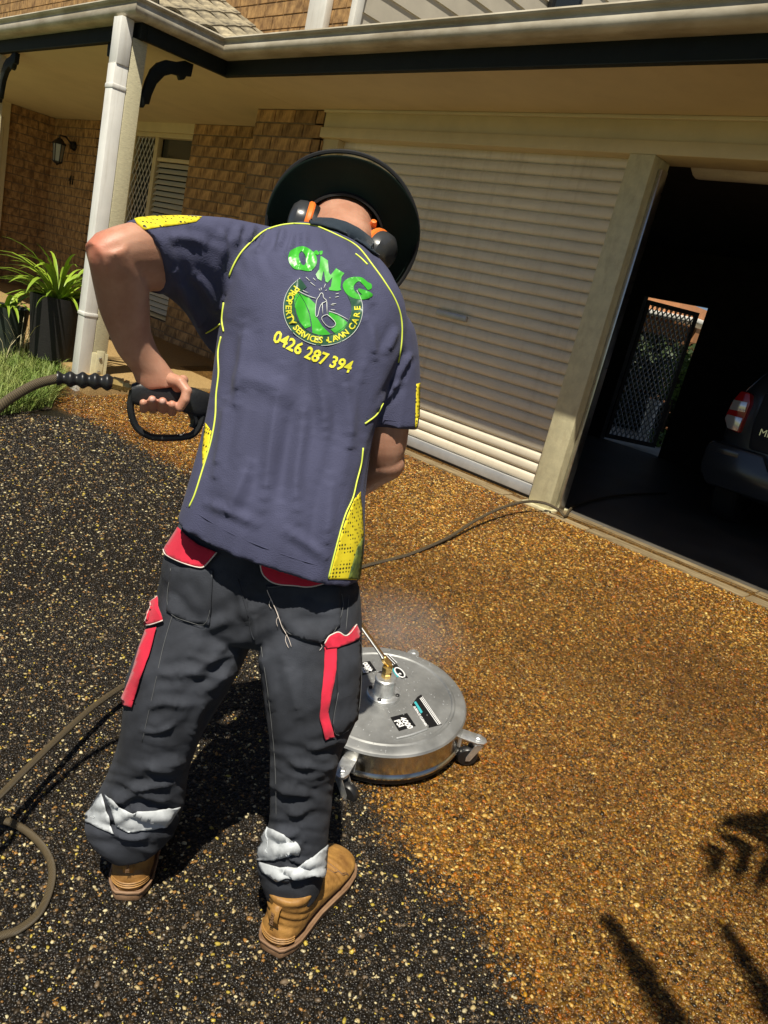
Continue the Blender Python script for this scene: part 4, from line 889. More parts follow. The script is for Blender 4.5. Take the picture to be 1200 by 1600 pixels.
# --- boots
def boot(heel, d, lean=0.0, roll=0.0):
    d = Vector((d[0], d[1], d[1]*SL)).normalized(); zz = Vector((0, -SL, 1)).normalized(); yy = zz.cross(d).normalized(); zz = d.cross(yy)
    Mx = Matrix(((d.x, yy.x, zz.x, heel[0]), (d.y, yy.y, zz.y, heel[1]), (d.z, yy.z, zz.z, gz(heel[1])+.001), (0, 0, 0, 1)))
    L_ = .305
    # (x, halfwidth, top z)
    secs = [(-.002,.022,.060),(.010,.037,.085),(.04,.044,.10),(.08,.045,.115),(.12,.046,.112),(.16,.050,.100),(.20,.055,.088),(.24,.057,.080),(.27,.053,.073),(.292,.041,.062),(.305,.020,.046)]
    rows = [(Mx @ Vector((x, -w_, .022+(h-.022)*.32)), Mx @ Vector((x, w_, .022+(h-.022)*.32)), (h-.020)/2) for x, w_, h in secs]
    rows2 = []
    V = []; F = []; n = 20
    for x, w_, h in secs:
        for i in range(n):
            a = 2*math.pi*i/n; y_ = w_*math.copysign(abs(math.cos(a))**.8, math.cos(a)); z_ = .020+(h-.020)*(.5+.5*math.copysign(abs(math.sin(a))**.8, math.sin(a))); V.append(Mx @ Vector((x, y_*(1 if math.sin(a) < .2 else 1-.25*max(0, math.sin(a))), z_)))
    for k in range(len(secs)-1):
        for i in range(n): j = (i+1) % n; F.append((k*n+i, k*n+j, (k+1)*n+j, (k+1)*n+i))
    F += [tuple(range(n)), tuple(range((len(secs)-1)*n, len(secs)*n))]
    shaft = [(Vector((.055, 0, .05)), .046), (Vector((.052, 0, .09)), .046), (Vector((.050, 0, .125)), .047), (Vector((.050, 0, .150)), .049)]
    SV, SF = tubegeo([Mx @ p for p, _ in shaft], [r for _, r in shaft], 20)
    up = voxel([(V, F), (SV, SF)], .004, 4, .5)
    VV = verts_np(up); NN = normals_np(up); loc = np.array([(Mx.inverted() @ Vector(v))[:] for v in VV])
    # creases at the ankle and the flex line, padded collar
    dsp = .0018*np.sin((loc[:, 0]*.5+loc[:, 2])*2*math.pi/.021)*np.exp(-((loc[:, 2]-.10)/.028)**2)+.0016*np.sin((loc[:, 0]+.3*loc[:, 2])*2*math.pi/.016)*np.exp(-((loc[:, 0]-.20)/.03)**2)*(loc[:, 2] > .05)+.003*np.exp(-((loc[:, 2]-.142)/.009)**2)
    up.vertices.foreach_set('co', (VV+NN*dsp[:, None]).ravel()); up.update()
    bo = empty_boot = link('boot', up, M['boot'], man)
    # sole with rand
    pts = []
    for k in range(40):
        a = 2*math.pi*k/40; x = .150+.158*math.cos(a); xs_ = [-.01,0,.03,.08,.12,.18,.22,.26,.29,.31]; ws_ = [.020,.031,.046,.047,.046,.054,.060,.058,.046,.014]
        w_ = np.interp(x, xs_, ws_); pts.append((x, math.copysign(w_, math.sin(a)) if abs(math.sin(a)) > .02 else 0))
    m = MB(); m.prism(pts, Mx, .024); so = m.build('sole', M['sole'], bo, bevel=.005)
    P = [Mx @ Vector((x*1.0, y_*1.02, .026)) for x, y_ in pts]; P.append(P[0]); m = MB(); m.tube(P, .0035, 6, False); m.build('welt', M['sole'], bo, smooth=True)
    for q in (.030, .036, .042):
        P = [Mx @ Vector((.035-.042*math.cos(a), .043*math.sin(a), q+.010)) for a in np.linspace(-1.25, 1.25, 14)]; m = MB(); m.tube(P, .0022, 5); m.build('heel_ridge', M['boot'], bo, smooth=True)
    for (xa, xb, zz_) in ((.195, .30, .0), ):
        bvq = bvh_of(up)
        for sx_ in (.196, .203):
            P = []
            for a in np.linspace(-1.2, 1.2, 17):
                o_ = Mx @ Vector((sx_+.03*abs(math.sin(a)), .12*math.sin(a), .03+.12*math.cos(a))); q_ = bvq.find_nearest(o_); P.append(q_[0]+q_[1]*.0006)
            m = MB(); m.tube(P, .0009, 5); m.build('toe_seam', M['sole'], bo, smooth=True)
    m = MB(); pt = [Mx @ Vector(p) for p in ((.010, 0, .135), (-.006, 0, .130), (-.012, 0, .105), (-.004, 0, .080))]
    for a, b_ in zip(pt[:-1], pt[1:]):
        pass
    V = []; F = []
    for p in pt:
        for s in (-.011, .011): V.append(p+yy*s)
        
    for k in range(3): F.append((2*k, 2*k+1, 2*k+3, 2*k+2))
    me = mkmesh('pull_tab', V, F, True); pt_ = link('pull_tab', me, M['boot'], bo); s_ = pt_.modifiers.new('t', 'SOLIDIFY'); s_.thickness = .003
    tt = axis_matrix(Mx @ Vector((-.0135, 0, .108)), -d, zz); text_at('tab_lettering', 'TRADE', .012, tt, M['sole'], bo, .0004)
    m = MB(); m.tube([Mx @ Vector((.050, 0, .13)), Mx @ Vector((.050, 0, .22))], [.038, .036], 16); m.build('sock', M['sock'], bo, smooth=True)
    return bo
rb = onG(423, 1488); rt_ = onG(538, 1342); boot(rb, (rt_-rb)[:2])
lb_ = onG(199, 1405); boot(lb_, (onG(236, 1265)-lb_)[:2])

# --- body: one continuous skin surface (head, neck, arms, hands, legs)
GUNA, GUNB = atD(196, 606, 1.50), atD(322, 628, 1.52)        # axis of the trigger gun's handle
HUB = onG(599, 1086, .145)
HUBTOP = HUB+np.array([0, -SL, 1])*.075
LANCE0 = atD(330, 640, 1.72)
def lance(t_): return LANCE0+(HUBTOP+np.array([0, 0, .03])-LANCE0)*t_
parts = []
parts.append(loft([D2((345,372),(350,440),1.56,.042,1.60), D2((290,356),(292,446),1.49,.044,1.56), D2((240,350),(244,450),1.44,.044,1.52), D2((200,355),(208,448),1.41,.040,1.485), D2((168,368),(176,440),1.395,.036,1.455), D2((146,382),(150,426),1.39,.027,1.42)], 20))
parts.append(loft([D2((142,380),(200,374),1.40,.028), D2((136,398),(216,400),1.42,.036), D2((142,430),(231,438),1.45,.041), D2((151,470),(234,480),1.475,.042), D2((166,512),(236,516),1.49,.038), D2((184,550),(247,546),1.50,.033), D2((205,578),(264,572),1.505,.028), D2((213,596),(276,588),1.505,.025), D2((220,608),(286,602),1.505,.022)], 20))
hx = nrm(GUNB-GUNA)
hand = []
def fing(pts, r): hand.append(limb([Vector(p) for p in pts], r, 12))
gax = GUNA+(GUNB-GUNA)*.0
for i, (x, yt, ln) in enumerate(((225, 634, .0066), (239, 629, .0080), (255, 632, .0084), (270, 637, .0080))):
    fing([atD(x+16, 594, 1.505), atD(x+8, 605, 1.530), atD(x+3, 622, 1.540), atD(x, 640, 1.520), atD(x-1, yt+6, 1.480), atD(x-1, yt-5, 1.462)], [ln*1.3, ln*1.15, ln*1.08, ln*1.08, ln*1.05, ln*.95])
fing([atD(258, 590, 1.50), atD(282, 598, 1.480), atD(292, 611, 1.468), atD(289, 624, 1.463), atD(281, 637, 1.463)], [.014, .0125, .0105, .0098, .0085])
fing([atD(284, 600, 1.49), atD(276, 606, 1.50)], [.012, .012])
# right arm, forearm reaching forward to the lance
RH = lance(.34)
parts.append(loft([D2((570,560),(640,560),1.60,.045), D2((572,640),(640,645),1.59,.046), D2((572,690),(637,690),1.595,.045), D2((578,722),(628,718),1.60,.036)], 20))
e0 = atD(604, 722, 1.605)
fa = [e0, e0+(RH-e0)*.3, e0+(RH-e0)*.65, e0+(RH-e0)*.9]
parts.append(limb([Vector(p) for p in fa], [.040, .044, .034, .027], 18))
ld = nrm(lance(1)-lance(0)); toH = nrm(RH-e0); sd2 = nrm(np.cross(ld, toH))
parts.append(limb([Vector(e0+(RH-e0)*.88), Vector(RH-toH*.03+sd2*.008)], [.028, .030], 14))
for i in range(4):
    c = RH+ld*(-.033+.021*i); q = .0215
    fing([c-toH*.035+sd2*q*.3, c+sd2*q, c+toH*q+sd2*.004, c+toH*.6*q-sd2*q, c-toH*.6*q-sd2*q*.9], [.010, .0095, .009, .0085, .0075])
fing([RH-toH*.04-ld*.01, RH-toH*.03-sd2*.022+ld*.02, RH-toH*.01-sd2*.024+ld*.05], [.012, .0105, .009])
# neck and head (head bowed forward, face towards the ground)
hA, hB = Vector(atD(531, 378, 1.66)), Vector(atD(543, 345, 2.03)); hax = (hB-hA).normalized(); hr = Vector(RC @ np.array([1, 0, 0])); hr = (hr-hax*hr.dot(hax)).normalized(); hf = hr.cross(hax)
if hf.z > 0: hf = -hf                                            # the face looks down
parts.append(loft([D2((498,385),(568,402),1.64,.045), D2((489,362),(580,388),1.70,.054), D2((488,346),(580,372),1.76,.058), D2((490,334),(580,358),1.82,.064), D2((496,328),(578,346),1.88,.066)], 24))
hc = hA+hax*.215+hf*.012
Mh = Matrix(((hr.x, hf.x, hax.x, hc.x), (hr.y, hf.y, hax.y, hc.y), (hr.z, hf.z, hax.z, hc.z), (0, 0, 0, 1)))
parts.append(ball(None, (.076, .096, .108), Mh)); parts.append(ball(None, (.058, .060, .075), Mh @ Matrix.Translation((0, .045, -.075))))
parts.append(ball(None, (.013, .022, .026), Mh @ Matrix.Translation((0, .100, -.035)))); parts.append(ball(None, (.026, .014, .009), Mh @ Matrix.Translation((0, .098, -.085)))); parts.append(ball(None, (.030, .014, .012), Mh @ Matrix.Translation((0, .096, -.125))))
parts.append(ball(None, (.055, .02, .014), Mh @ Matrix.Translation((0, .082, .012))))
for s in (-1, 1): parts.append(ball(None, (.012, .022, .032), Mh @ Matrix.Translation((s*.077, .0, -.03))))
# trunk and legs hidden under the clothes keep the figure in one piece
def shrink(rows, f=.8): return [((a+b_)/2+(a-(a+b_)/2)*f, (a+b_)/2+(b_-(a+b_)/2)*f, h*f) for a, b_, h in rows]
parts.append(loft(shrink(torso, .84), 28, 2.3)); parts.append(loft(shrink(pel, .84), 28, 2.4)); parts.append(loft(shrink(lleg, .66), 18)); parts.append(loft(shrink(rleg, .66), 18))
bd = voxel(parts, .0036, 3, .5); hm = voxel(hand, .0022, 2, .5)
nv0 = len(bd.vertices); bdv = [v.co[:] for v in bd.vertices]+[v.co[:] for v in hm.vertices]; bdf = [tuple(q.vertices) for q in bd.polygons]+[tuple(i+nv0 for i in q.vertices) for q in hm.polygons]
bd = mkmesh('body', bdv, bdf, True)
Vq, Nq = verts_np(bd), normals_np(bd); bd.vertices.foreach_set('co', (Vq+Nq*np.array([.0016*noise.noise(Vector(v)*19) for v in Vq])[:, None]).ravel()); bd.update()
body = link('body', bd, M['skin'], man)
# stubble and elbow colour live in the skin itself
Vb = verts_np(bd); loc = (Vb-np.array(hc))
ah = loc @ np.array(hax); st = np.clip((ah+.125)/.06, 0, 1)*np.clip(1.2-np.linalg.norm(loc, axis=1)/.16, 0, 1).clip(0, 1); st[np.linalg.norm(loc, axis=1) > .2] = 0
eb = np.exp(-(np.linalg.norm(Vb-atD(145, 388, 1.40), axis=1)/.035)**2)
fg = np.exp(-(np.linalg.norm(Vb-atD(255, 632, 1.48), axis=1)/.04)**2)
add_attr(bd, 'stubble', st); add_attr(bd, 'flush', np.clip(eb+.7*fg, 0, 1))
t, b = nodes(M['skin']); src = b.inputs['Base Color'].links[0].from_socket
for an, colr_, amt in (('stubble', (.26,.21,.18), .5), ('flush', (.62,.17,.11), .55)):
    aa = t.nodes.new('ShaderNodeAttribute'); aa.attribute_name = an; mu = t.nodes.new('ShaderNodeMath'); mu.operation = 'MULTIPLY'; mu.inputs[1].default_value = amt
    if an == 'stubble':
        tcn = t.nodes.new('ShaderNodeTexCoord'); nz = t.nodes.new('ShaderNodeTexNoise'); nz.inputs['Scale'].default_value = 420; t.links.new(tcn.outputs['Object'], nz.inputs['Vector'])
        m2 = t.nodes.new('ShaderNodeMath'); m2.operation = 'MULTIPLY'; m2.inputs[1].default_value = 1.6; t.links.new(nz.outputs['Fac'], m2.inputs[0])
        m3 = t.nodes.new('ShaderNodeMath'); m3.operation = 'MULTIPLY'; t.links.new(aa.outputs['Fac'], m3.inputs[0]); t.links.new(m2.outputs[0], m3.inputs[1]); t.links.new(m3.outputs[0], mu.inputs[0])
    else: t.links.new(aa.outputs['Fac'], mu.inputs[0])
    mxn = t.nodes.new('ShaderNodeMix'); mxn.data_type = 'RGBA'; t.links.new(mu.outputs[0], mxn.inputs['Factor']); t.links.new(src, mxn.inputs['A']); mxn.inputs['B'].default_value = (*colr_, 1); src = mxn.outputs['Result']
t.links.new(src, b.inputs['Base Color'])
# finger nails
M['nail'] = mat('finger_nail', (.62,.36,.29), .3); BB = bvh_of(bd)
for x, y in ((238, 624), (254, 627)): patch('finger_nail', BB, sm([(x-4, y-3), (x+4, y-3), (x+4, y+3), (x, y+5), (x-4, y+3)], 2), M['nail'], body, .0002, .0006, 2.5)

# collar of the polo, folded round the neck
BSB = BVHTree.FromPolygons([v.co[:] for v in bd.vertices]+[v.co[:] for v in sh.vertices], [tuple(q.vertices) for q in bd.polygons]+[tuple(i+len(bd.vertices) for i in q.vertices) for q in sh.polygons])
patch('collar', BSB, [(485,343),(500,343),(520,345),(540,351),(558,360),(574,371),(587,385),(590,402),(580,396),(566,384),(548,372),(525,362),(503,356),(484,353)], M['navy'], shirt, .003, .004, 4)
# --- hat and ear muffs
hatc = Vector(atD(535, 365, 1.80)); hat_ax = (Vector(ray(540, 340))+Vector((0, 0, .46))).normalized()
Mhat = axis_matrix(hatc, hat_ax, hr)
prof = [(.084, -.004), (.10, .006), (.125, .008), (.15, .004), (.166, -.004), (.170, -.002), (.166, .002), (.15, .009), (.125, .013), (.102, .013), (.096, .03), (.094, .07), (.088, .105), (.07, .122), (.04, .128), (.001, .129)]
m = MB(); m.lathe(prof, Mhat, 72)
m.V = [tuple(Vector(v)+hat_ax*(.012*math.sin(2.0*math.atan2((Vector(v)-hatc).dot(hf), (Vector(v)-hatc).dot(hr))+.6)+.004*math.sin(5*math.atan2((Vector(v)-hatc).dot(hf), (Vector(v)-hatc).dot(hr))))*max(0, ((Vector(v)-hatc)-hat_ax*(Vector(v)-hatc).dot(hat_ax)).length-.1)/.1) for v in m.V]
hat = m.build('hat', M['felt'], man, smooth=True, angle=80)
def brim_pt(a, r, h):
    return hatc+hr*(r*math.cos(a))+hf*(r*math.sin(a))+hat_ax*(h+(.012*math.sin(2*a+.6)+.004*math.sin(5*a))*max(0, r-.1)/.1)
P = [brim_pt(a, .168, -.002) for a in np.linspace(0, 2*math.pi, 73)]; m = MB(); m.tube(P, .0045, 6, False); m.build('brim_binding', M['band'], hat, smooth=True)
for rr in (.112, .158):
    P = [brim_pt(a, rr, (.0062 if rr < .14 else -.0005)) for a in np.linspace(0, 2*math.pi, 73)]; m = MB(); m.tube(P, .0006, 4, False); m.build('brim_stitching', M['felt'], hat, smooth=True)
m = MB(); m.lathe([(.0885, -.012), (.0925, -.010), (.0925, .045), (.0885, .045), (.0885, -.012)], Mhat, 48); m.build('sweatband', M['band'], hat, smooth=True)
def muff(c, out, name='ear_muff'):
    out = Vector(out).normalized(); Mm = axis_matrix(c, out, hax) @ Matrix.Diagonal((1.5, 1.16, 1.15, 1))
    m = MB(); m.lathe([(.001, -.012), (.034, -.012), (.036, .000), (.036, .006)], Mm, 28); cush = m.build('ear_muff', M['rubber'], man, smooth=True)
    m = MB(); m.lathe([(.0365, .005), (.039, .008), (.039, .014), (.0365, .017)], Mm, 28); m.build('orange_ring', M['orange'], cush, smooth=True)
    m = MB(); m.lathe([(.036, .014), (.037, .022), (.034, .034), (.024, .043), (.010, .046), (.001, .0465)], Mm, 28); m.build('shell', M['muff'], cush, smooth=True)
    m = MB(); top = Vector(c)-hf*.012-hax*.046+out*.014; top2 = Mm @ Vector((.0, .0, .0))
    q = Vector(c)+(hax*.042)+out*.012-hf*.01
    return cush
mr_ = Vector(atD(578, 387, 1.745)); ml_ = Vector(atD(488, 352, 1.76)); ho = (mr_-ml_).normalized()
toC = (Vector(CAM)-mr_).normalized()
muff(mr_, ho*.85+toC*.35); muff(ml_, -ho*.85+toC*.15)
for c_, s in ((atD(583, 351, 1.735), 1), (atD(478, 330, 1.75), -1)):
    m = MB(); m.lathe([(.001, .010), (.006, .009), (.0075, .004), (.0075, -.006)], axis_matrix(c_, Vector((0, 0, 1))*.8-hax*.6), 12); m.build('swivel_knob', M['orange'], bpy.data.objects['ear_muff' if s > 0 else 'ear_muff.001'], smooth=True)

# ------------------------------------------------------------------ rotary surface cleaner
cl = empty('surface_cleaner', onG(599, 1100)); tag(cl, 'round steel surface cleaner on castors, wet, just right of the worker', 'surface cleaner')
un = Vector((.04, -.185, 1)).normalized()                     # it sits tilted back on the slope
MC = axis_matrix(HUB, un, (1, 0, 0)); MCi = MC.inverted(); RD = .262
M['disc'] = mat('wet_stainless_lid', (.34,.345,.34), .46, metal=.65, var=.22, vscale=9, bump=.06, bscale=30, rvar=.10)
M['discwall'] = mat('polished_stainless_wall', (.50,.49,.46), .2, metal=1, var=.08, vscale=14)
M['galv'] = mat('zinc_bracket', (.62,.63,.63), .38, metal=.8, var=.15, vscale=60, bump=.2)
M['sticker'] = mat('black_sticker', (.010,.010,.011), .3)
M['teal'] = mat('teal_print', (.05,.38,.42), .4)
M['decalw'] = mat('white_sticker_print', (.8,.8,.8), .4)
m = MB(); m.lathe([(.001, 0), (.212, 0), (.216, .004), (.222, .004), (.226, 0), (.250, -.001), (.258, -.004), (RD, -.010)], MC, 96); lid = m.build('lid', M['disc'], cl, smooth=True)
m = MB(); m.lathe([(RD, -.010), (RD+.001, -.020), (RD+.001, -.072), (RD+.004, -.076), (RD+.007, -.083), (RD+.004, -.090), (RD-.004, -.090), (RD-.006, -.02)], MC, 96); m.build('side_wall', M['discwall'], cl, smooth=True)
m = MB(); m.lathe([(RD-.004, -.088), (RD-.001, -.108), (RD-.008, -.108), (RD-.010, -.088)], MC, 64); m.build('brush_skirt', M['rubber'], cl, smooth=True)
m = MB(); m.lathe([(.053, .0005), (.053, .010), (.050, .013), (.036, .013), (.0345, .016), (.033, .022), (.032, .060), (.034, .063), (.034, .068), (.030, .071), (.001, .071)], MC, 48); hub = m.build('hub', M['galv'], cl, smooth=True, angle=30)
for k in range(4):
    a = .5+k*math.pi/2; m = MB(); m.lathe([(.0065, .0), (.0065, .004), (.004, .006), (.001, .006)], MC @ Matrix.Translation((.044*math.cos(a), .044*math.sin(a), .013)), 10); m.build('screw', M['black'], hub, smooth=True)
m = MB(); m.lathe([(.016, .071), (.016, .082), (.013, .084), (.013, .092), (.017, .094), (.017, .108), (.011, .110), (.001, .112)], MC, 6); m.build('swivel', M['brass'], hub, smooth=True, angle=20)
def onC(px, py, h=0.0):
    """point on the lid (local xy) seen at this pixel"""
    o = MCi @ Vector(CAM); d = MCi.to_3x3() @ Vector(ray(px, py)); t_ = (h-o.z)/d.z; p = o+d*t_; return p.x, p.y
aa = math.atan2(*onC(752, 1138)[::-1])
for k in range(4):
    a = aa+k*math.pi/2; Mr = MC @ Matrix.Rotation(a, 4, 'Z')
    arm = empty if False else None
    m = MB(); m.prism([(RD-.02, -.021), (RD+.055, -.021), (RD+.072, -.014), (RD+.079, 0), (RD+.072, .014), (RD+.055, .021), (RD-.02, .021)], Mr @ Matrix.Translation((0, 0, -.046)), .005); cs = m.build('castor', M['galv'], cl, bevel=.0012)
    m = MB(); m.box((RD-.0, -.021, -.078), (RD+.006, .021, -.044), Mr); m.build('mounting_plate', M['galv'], cs)
    m = MB(); m.lathe([(.011, -.041), (.011, -.035), (.007, -.033), (.007, -.027), (.001, -.026)], Mr @ Matrix.Translation((RD+.052, 0, 0)), 6); m.build('bolt', M['galv'], cs, smooth=True, angle=25)
    Mv = Mr @ Matrix.Translation((RD+.052, 0, 0)) @ Matrix.Rotation((3.6, .9, 2.6, 1.4)[k], 4, 'Z')
    m = MB(); m.lathe([(.018, -.046), (.020, -.052), (.016, -.060), (.001, -.060)], Mv, 16)
    for sy in (-.0175, .0150): m.prism([(-.014, -.055), (.012, -.055), (.032, -.100), (.032, -.114), (.018, -.114)], Mv @ Matrix(((1,0,0,0),(0,0,1,sy),(0,1,0,0),(0,0,0,1))), .0025)
    m.build('fork', M['galv'], cs, smooth=True, angle=25)
    m = MB(); m.lathe([(.001, -.013), (.016, -.013), (.029, -.012), (.033, -.006), (.033, .006), (.029, .012), (.016, .013), (.001, .013)], Mv @ Matrix.Translation((.025, 0, -.106)) @ Matrix.Rotation(math.pi/2, 4, 'X'), 24); m.build('wheel', M['rubber'], cs, smooth=True)
def sticker(px, name='sticker', m_=None, h=.0012, parent=None):
    P = [onC(*p) for p in px]; mm = MB(); mm.prism(P, MC @ Matrix.Translation((0, 0, .0004)), h); return mm.build(name, m_ or M['sticker'], parent or cl)
def K(pts): return [(560+x/7.5, 990+y/7.5) for x, y in pts]
def disc_text(body, a, b_, size, par, m_=None, off=.0):
    """text with its baseline from pixel a towards b on the lid"""
    A, B = np.array(onC(*a)), np.array(onC(*b_)); d = (B-A)/np.linalg.norm(B-A); me = text_mesh(body, size, .0003, off, 'LEFT', 2)
    Mt = MC @ Matrix(((d[0], -d[1], 0, A[0]), (d[1], d[0], 0, A[1]), (0, 0, 1, .0022), (0, 0, 0, 1))); me.transform(Mt); me.materials.clear(); return link('print', me, m_ or M['decalw'], par)
s1 = sticker(K([(375,985),(570,935),(672,1085),(475,1145)]))
disc_text('4000', K([(505,990)])[0], K([(610,1115)])[0], .026, s1, off=.0008); disc_text('PSI', K([(440,1020)])[0], K([(545,1145)])[0], .026, s1, off=.0008)
s2 = sticker(K([(735,718),(975,1070),(825,1106),(628,835),(690,745)]))
for a, b_, wd in (((722,765),(935,1075),.0016), ((735,755),(955,1070),.0016), ((748,745),(965,1062),.0012)):
    A, B = Vector(onC(*K([a])[0])), Vector(onC(*K([b_])[0])); mm = MB(); mm.tube([MC @ Vector((A.x, A.y, .002)), MC @ Vector((B.x, B.y, .002))], wd, 4); mm.build('print_line', M['decalw'], s2)
sticker(K([(650,810),(672,800),(752,925),(730,945)]), 'print_block', M['teal'], .0022, s2)
disc_text('SURFACE CLEANER', K([(650,860)])[0], K([(800,1095)])[0], .0105, s2, off=.0003)
s3 = sticker(K([(350,245),(580,520),(505,528),(385,425),(250,275)]))
for k in range(4):
    a, b_ = (285+k*22, 275-k*8), (385+k*22, 390-k*14); A, B = Vector(onC(*K([a])[0])), Vector(onC(*K([b_])[0])); mm = MB(); mm.tube([MC @ Vector((A.x, A.y, .002)), MC @ Vector((B.x, B.y, .002))], .0014, 4); mm.build('print_line', M['decalw'], s3)
sticker(K([(388,420),(405,410),(478,505),(450,518)]), 'print_block', M['teal'], .0022, s3)
c_ = onC(*K([(483,462)])[0]); e_ = onC(*K([(515,505)])[0]); ea = math.atan2(e_[1]-c_[1], e_[0]-c_[0])
P = [MC @ Vector((c_[0]+.026*math.cos(t_)*math.cos(ea)-.013*math.sin(t_)*math.sin(ea), c_[1]+.026*math.cos(t_)*math.sin(ea)+.013*math.sin(t_)*math.cos(ea), .0022)) for t_ in np.linspace(0, 2*math.pi, 25)]
mm = MB(); mm.tube(P, .0024, 5, False); mm.build('print_oval', M['decalw'], s3); disc_text('S', K([(462,470)])[0], K([(500,520)])[0], .022, s3, off=.0006)
s4 = sticker(K([(20,345),(135,325),(210,435),(30,495)])); disc_text('4000', K([(150,445)])[0], K([(75,345)])[0], .024, s4, off=.0008); disc_text('PSI', K([(95,465)])[0], K([(35,370)])[0], .024, s4, off=.0008)
q = [MC @ Vector((*onC(*p), .003)) for p in ((619, 1155), (640, 1150), (660, 1143), (667, 1140), (668, 1135))]; mm = MB(); mm.tube([Vector(p) for p in spline(q, 4)], .0032, 6); mm.build('wire_clip', M['galv'], cl, smooth=True)
dv = MB(); bmq = bmesh.new(); bmesh.ops.create_icosphere(bmq, subdivisions=1, radius=1); dvs = [v.co.copy() for v in bmq.verts]; dfs = [tuple(v.index for v in f.verts) for f in bmq.faces]; bmq.free()
for k in range(420):
    a = random.uniform(0, 6.28); r = RD*.96*math.sqrt(random.random()); s = random.choice((.0008, .0011, .0014, .0022)); c = (r*math.cos(a), r*math.sin(a), .001 if r < .21 else .0035 if r < .227 else .0)
    if r < .056: continue
    dv.add([MC @ Vector((c[0]+v.x*s, c[1]+v.y*s, c[2]+v.z*s*.55)) for v in dvs], dfs)
M['water'] = mat('water_drop', (.75,.77,.78), .05, spec=1); t, b = nodes(M['water']); b.inputs['Transmission Weight'].default_value = .6; b.inputs['IOR'].default_value = 1.33
o = dv.build('water_drops', M['water'], cl, smooth=True); tag(o, kind='stuff')

# ------------------------------------------------------------------ trigger gun with lance, hose
gun = empty('pressure_gun', atD(262, 640, 1.50)); tag(gun, 'black trigger gun with looped guard and steel lance held by the worker', 'spray gun')
M['gunp'] = mat('black_gun_plastic', (.014,.015,.017), .42, var=.15, vscale=60, bump=.15, bscale=200)
gl = loft([D2((206,600),(207,630),1.502,.015), D2((222,595),(226,636),1.502,.0165), D2((250,598),(254,638),1.504,.0165), D2((280,603),(284,643),1.508,.0165), D2((305,606),(309,652),1.515,.017), D2((335,620),(338,655),1.55,.016), D2((372,640),(372,668),1.66,.013)], 20, 3.2)
mm = MB(); mm.add(*gl); mm.build('handle', M['gunp'], gun, smooth=True, angle=60)
P = [Vector(p) for p in spline([atD(209, 605, 1.502), atD(204, 630, 1.502), atD(206, 650, 1.502), atD(214, 668, 1.503), atD(230, 680, 1.503), atD(248, 684, 1.504), atD(285, 683, 1.506), atD(302, 678, 1.508), atD(313, 662, 1.51), atD(318, 640, 1.515)], 6)]
mm = MB(); mm.tube(P, .0068, 10); mm.build('trigger_guard', M['gunp'], gun, smooth=True)
P = [Vector(p) for p in spline([atD(298, 640, 1.508), atD(304, 655, 1.508), atD(300, 668, 1.506)], 5)]; mm = MB(); mm.tube(P, [.009]*4+[.008]*4+[.006]*3, 8); mm.build('trigger', M['gunp'], gun, smooth=True)
mm = MB(); mm.tube([Vector(atD(372, 655, 1.66)), Vector(LANCE0+np.array([0, .03, 0])), Vector(lance(.12)), Vector(lance(.97))], .0072, 12); mm.build('lance', M['chrome'], gun, smooth=True)
mm = MB(); mm.tube([Vector(lance(.955)), Vector(lance(.97)), Vector(lance(1.0))], [.0105, .0115, .0115], 6); mm.build('lance_nut', M['brass'], gun, smooth=True, angle=25)
g0, g1 = Vector(atD(207, 606, 1.502)), Vector(atD(176, 598, 1.50)); gd = (g1-g0)
def along(f): return g0+gd*f
mm = MB(); mm.tube([along(f) for f in (-.1, .2, .21, .42, .43, .50, .51, .60, .61, 1.0, 1.05)], [.006, .006, .0115, .0115, .0095, .0095, .0130, .0130, .012, .012, .010], 8); mm.build('brass_coupling', M['brass'], gun, smooth=True, angle=25)
hose = empty('pressure_hose', onG(80, 1370)); tag(hose, 'long braided pressure hose running from the gun, looped on the driveway, to the garage', 'hose')
h0, h1 = Vector(atD(176, 598, 1.50)), Vector(atD(89, 591, 1.50)); NS = 60
P = [h0.lerp(h1, k/NS) for k in range(NS+1)]; rr = [.0135+.0026*math.sin(k/NS*2*math.pi*4.5-1.2)-.003*(k/NS)**3 for k in range(NS+1)]
mm = MB(); mm.tube(P, rr, 16); mm.build('strain_relief', M['rubber'], hose, smooth=True)
M['hose'] = mat('braided_hose', (.30,.235,.125), .5, var=.25, vscale=40); t, b = nodes(M['hose'])
tc = t.nodes.new('ShaderNodeUVMap'); wv = t.nodes.new('ShaderNodeTexWave'); wv.inputs['Scale'].default_value = 1; wv.wave_type = 'BANDS'; wv.bands_direction = 'DIAGONAL'
mpn = t.nodes.new('ShaderNodeMapping'); mpn.inputs['Scale'].default_value = (150, 2.0, 1); t.links.new(tc.outputs[0], mpn.inputs[0]); t.links.new(mpn.outputs[0], wv.inputs['Vector'])
rn = t.nodes.new('ShaderNodeValToRGB'); ramp(rn, [(.45, (.016,.012,.009)), (.85, (.22,.165,.085))]); t.links.new(wv.outputs['Fac'], rn.inputs[0]); t.links.new(rn.outputs[0], b.inputs['Base Color'])
bpn = t.nodes.new('ShaderNodeBump'); bpn.inputs['Distance'].default_value = .001; t.links.new(wv.outputs['Fac'], bpn.inputs['Height']); t.links.new(bpn.outputs[0], b.inputs['Normal'])
HR = .0088
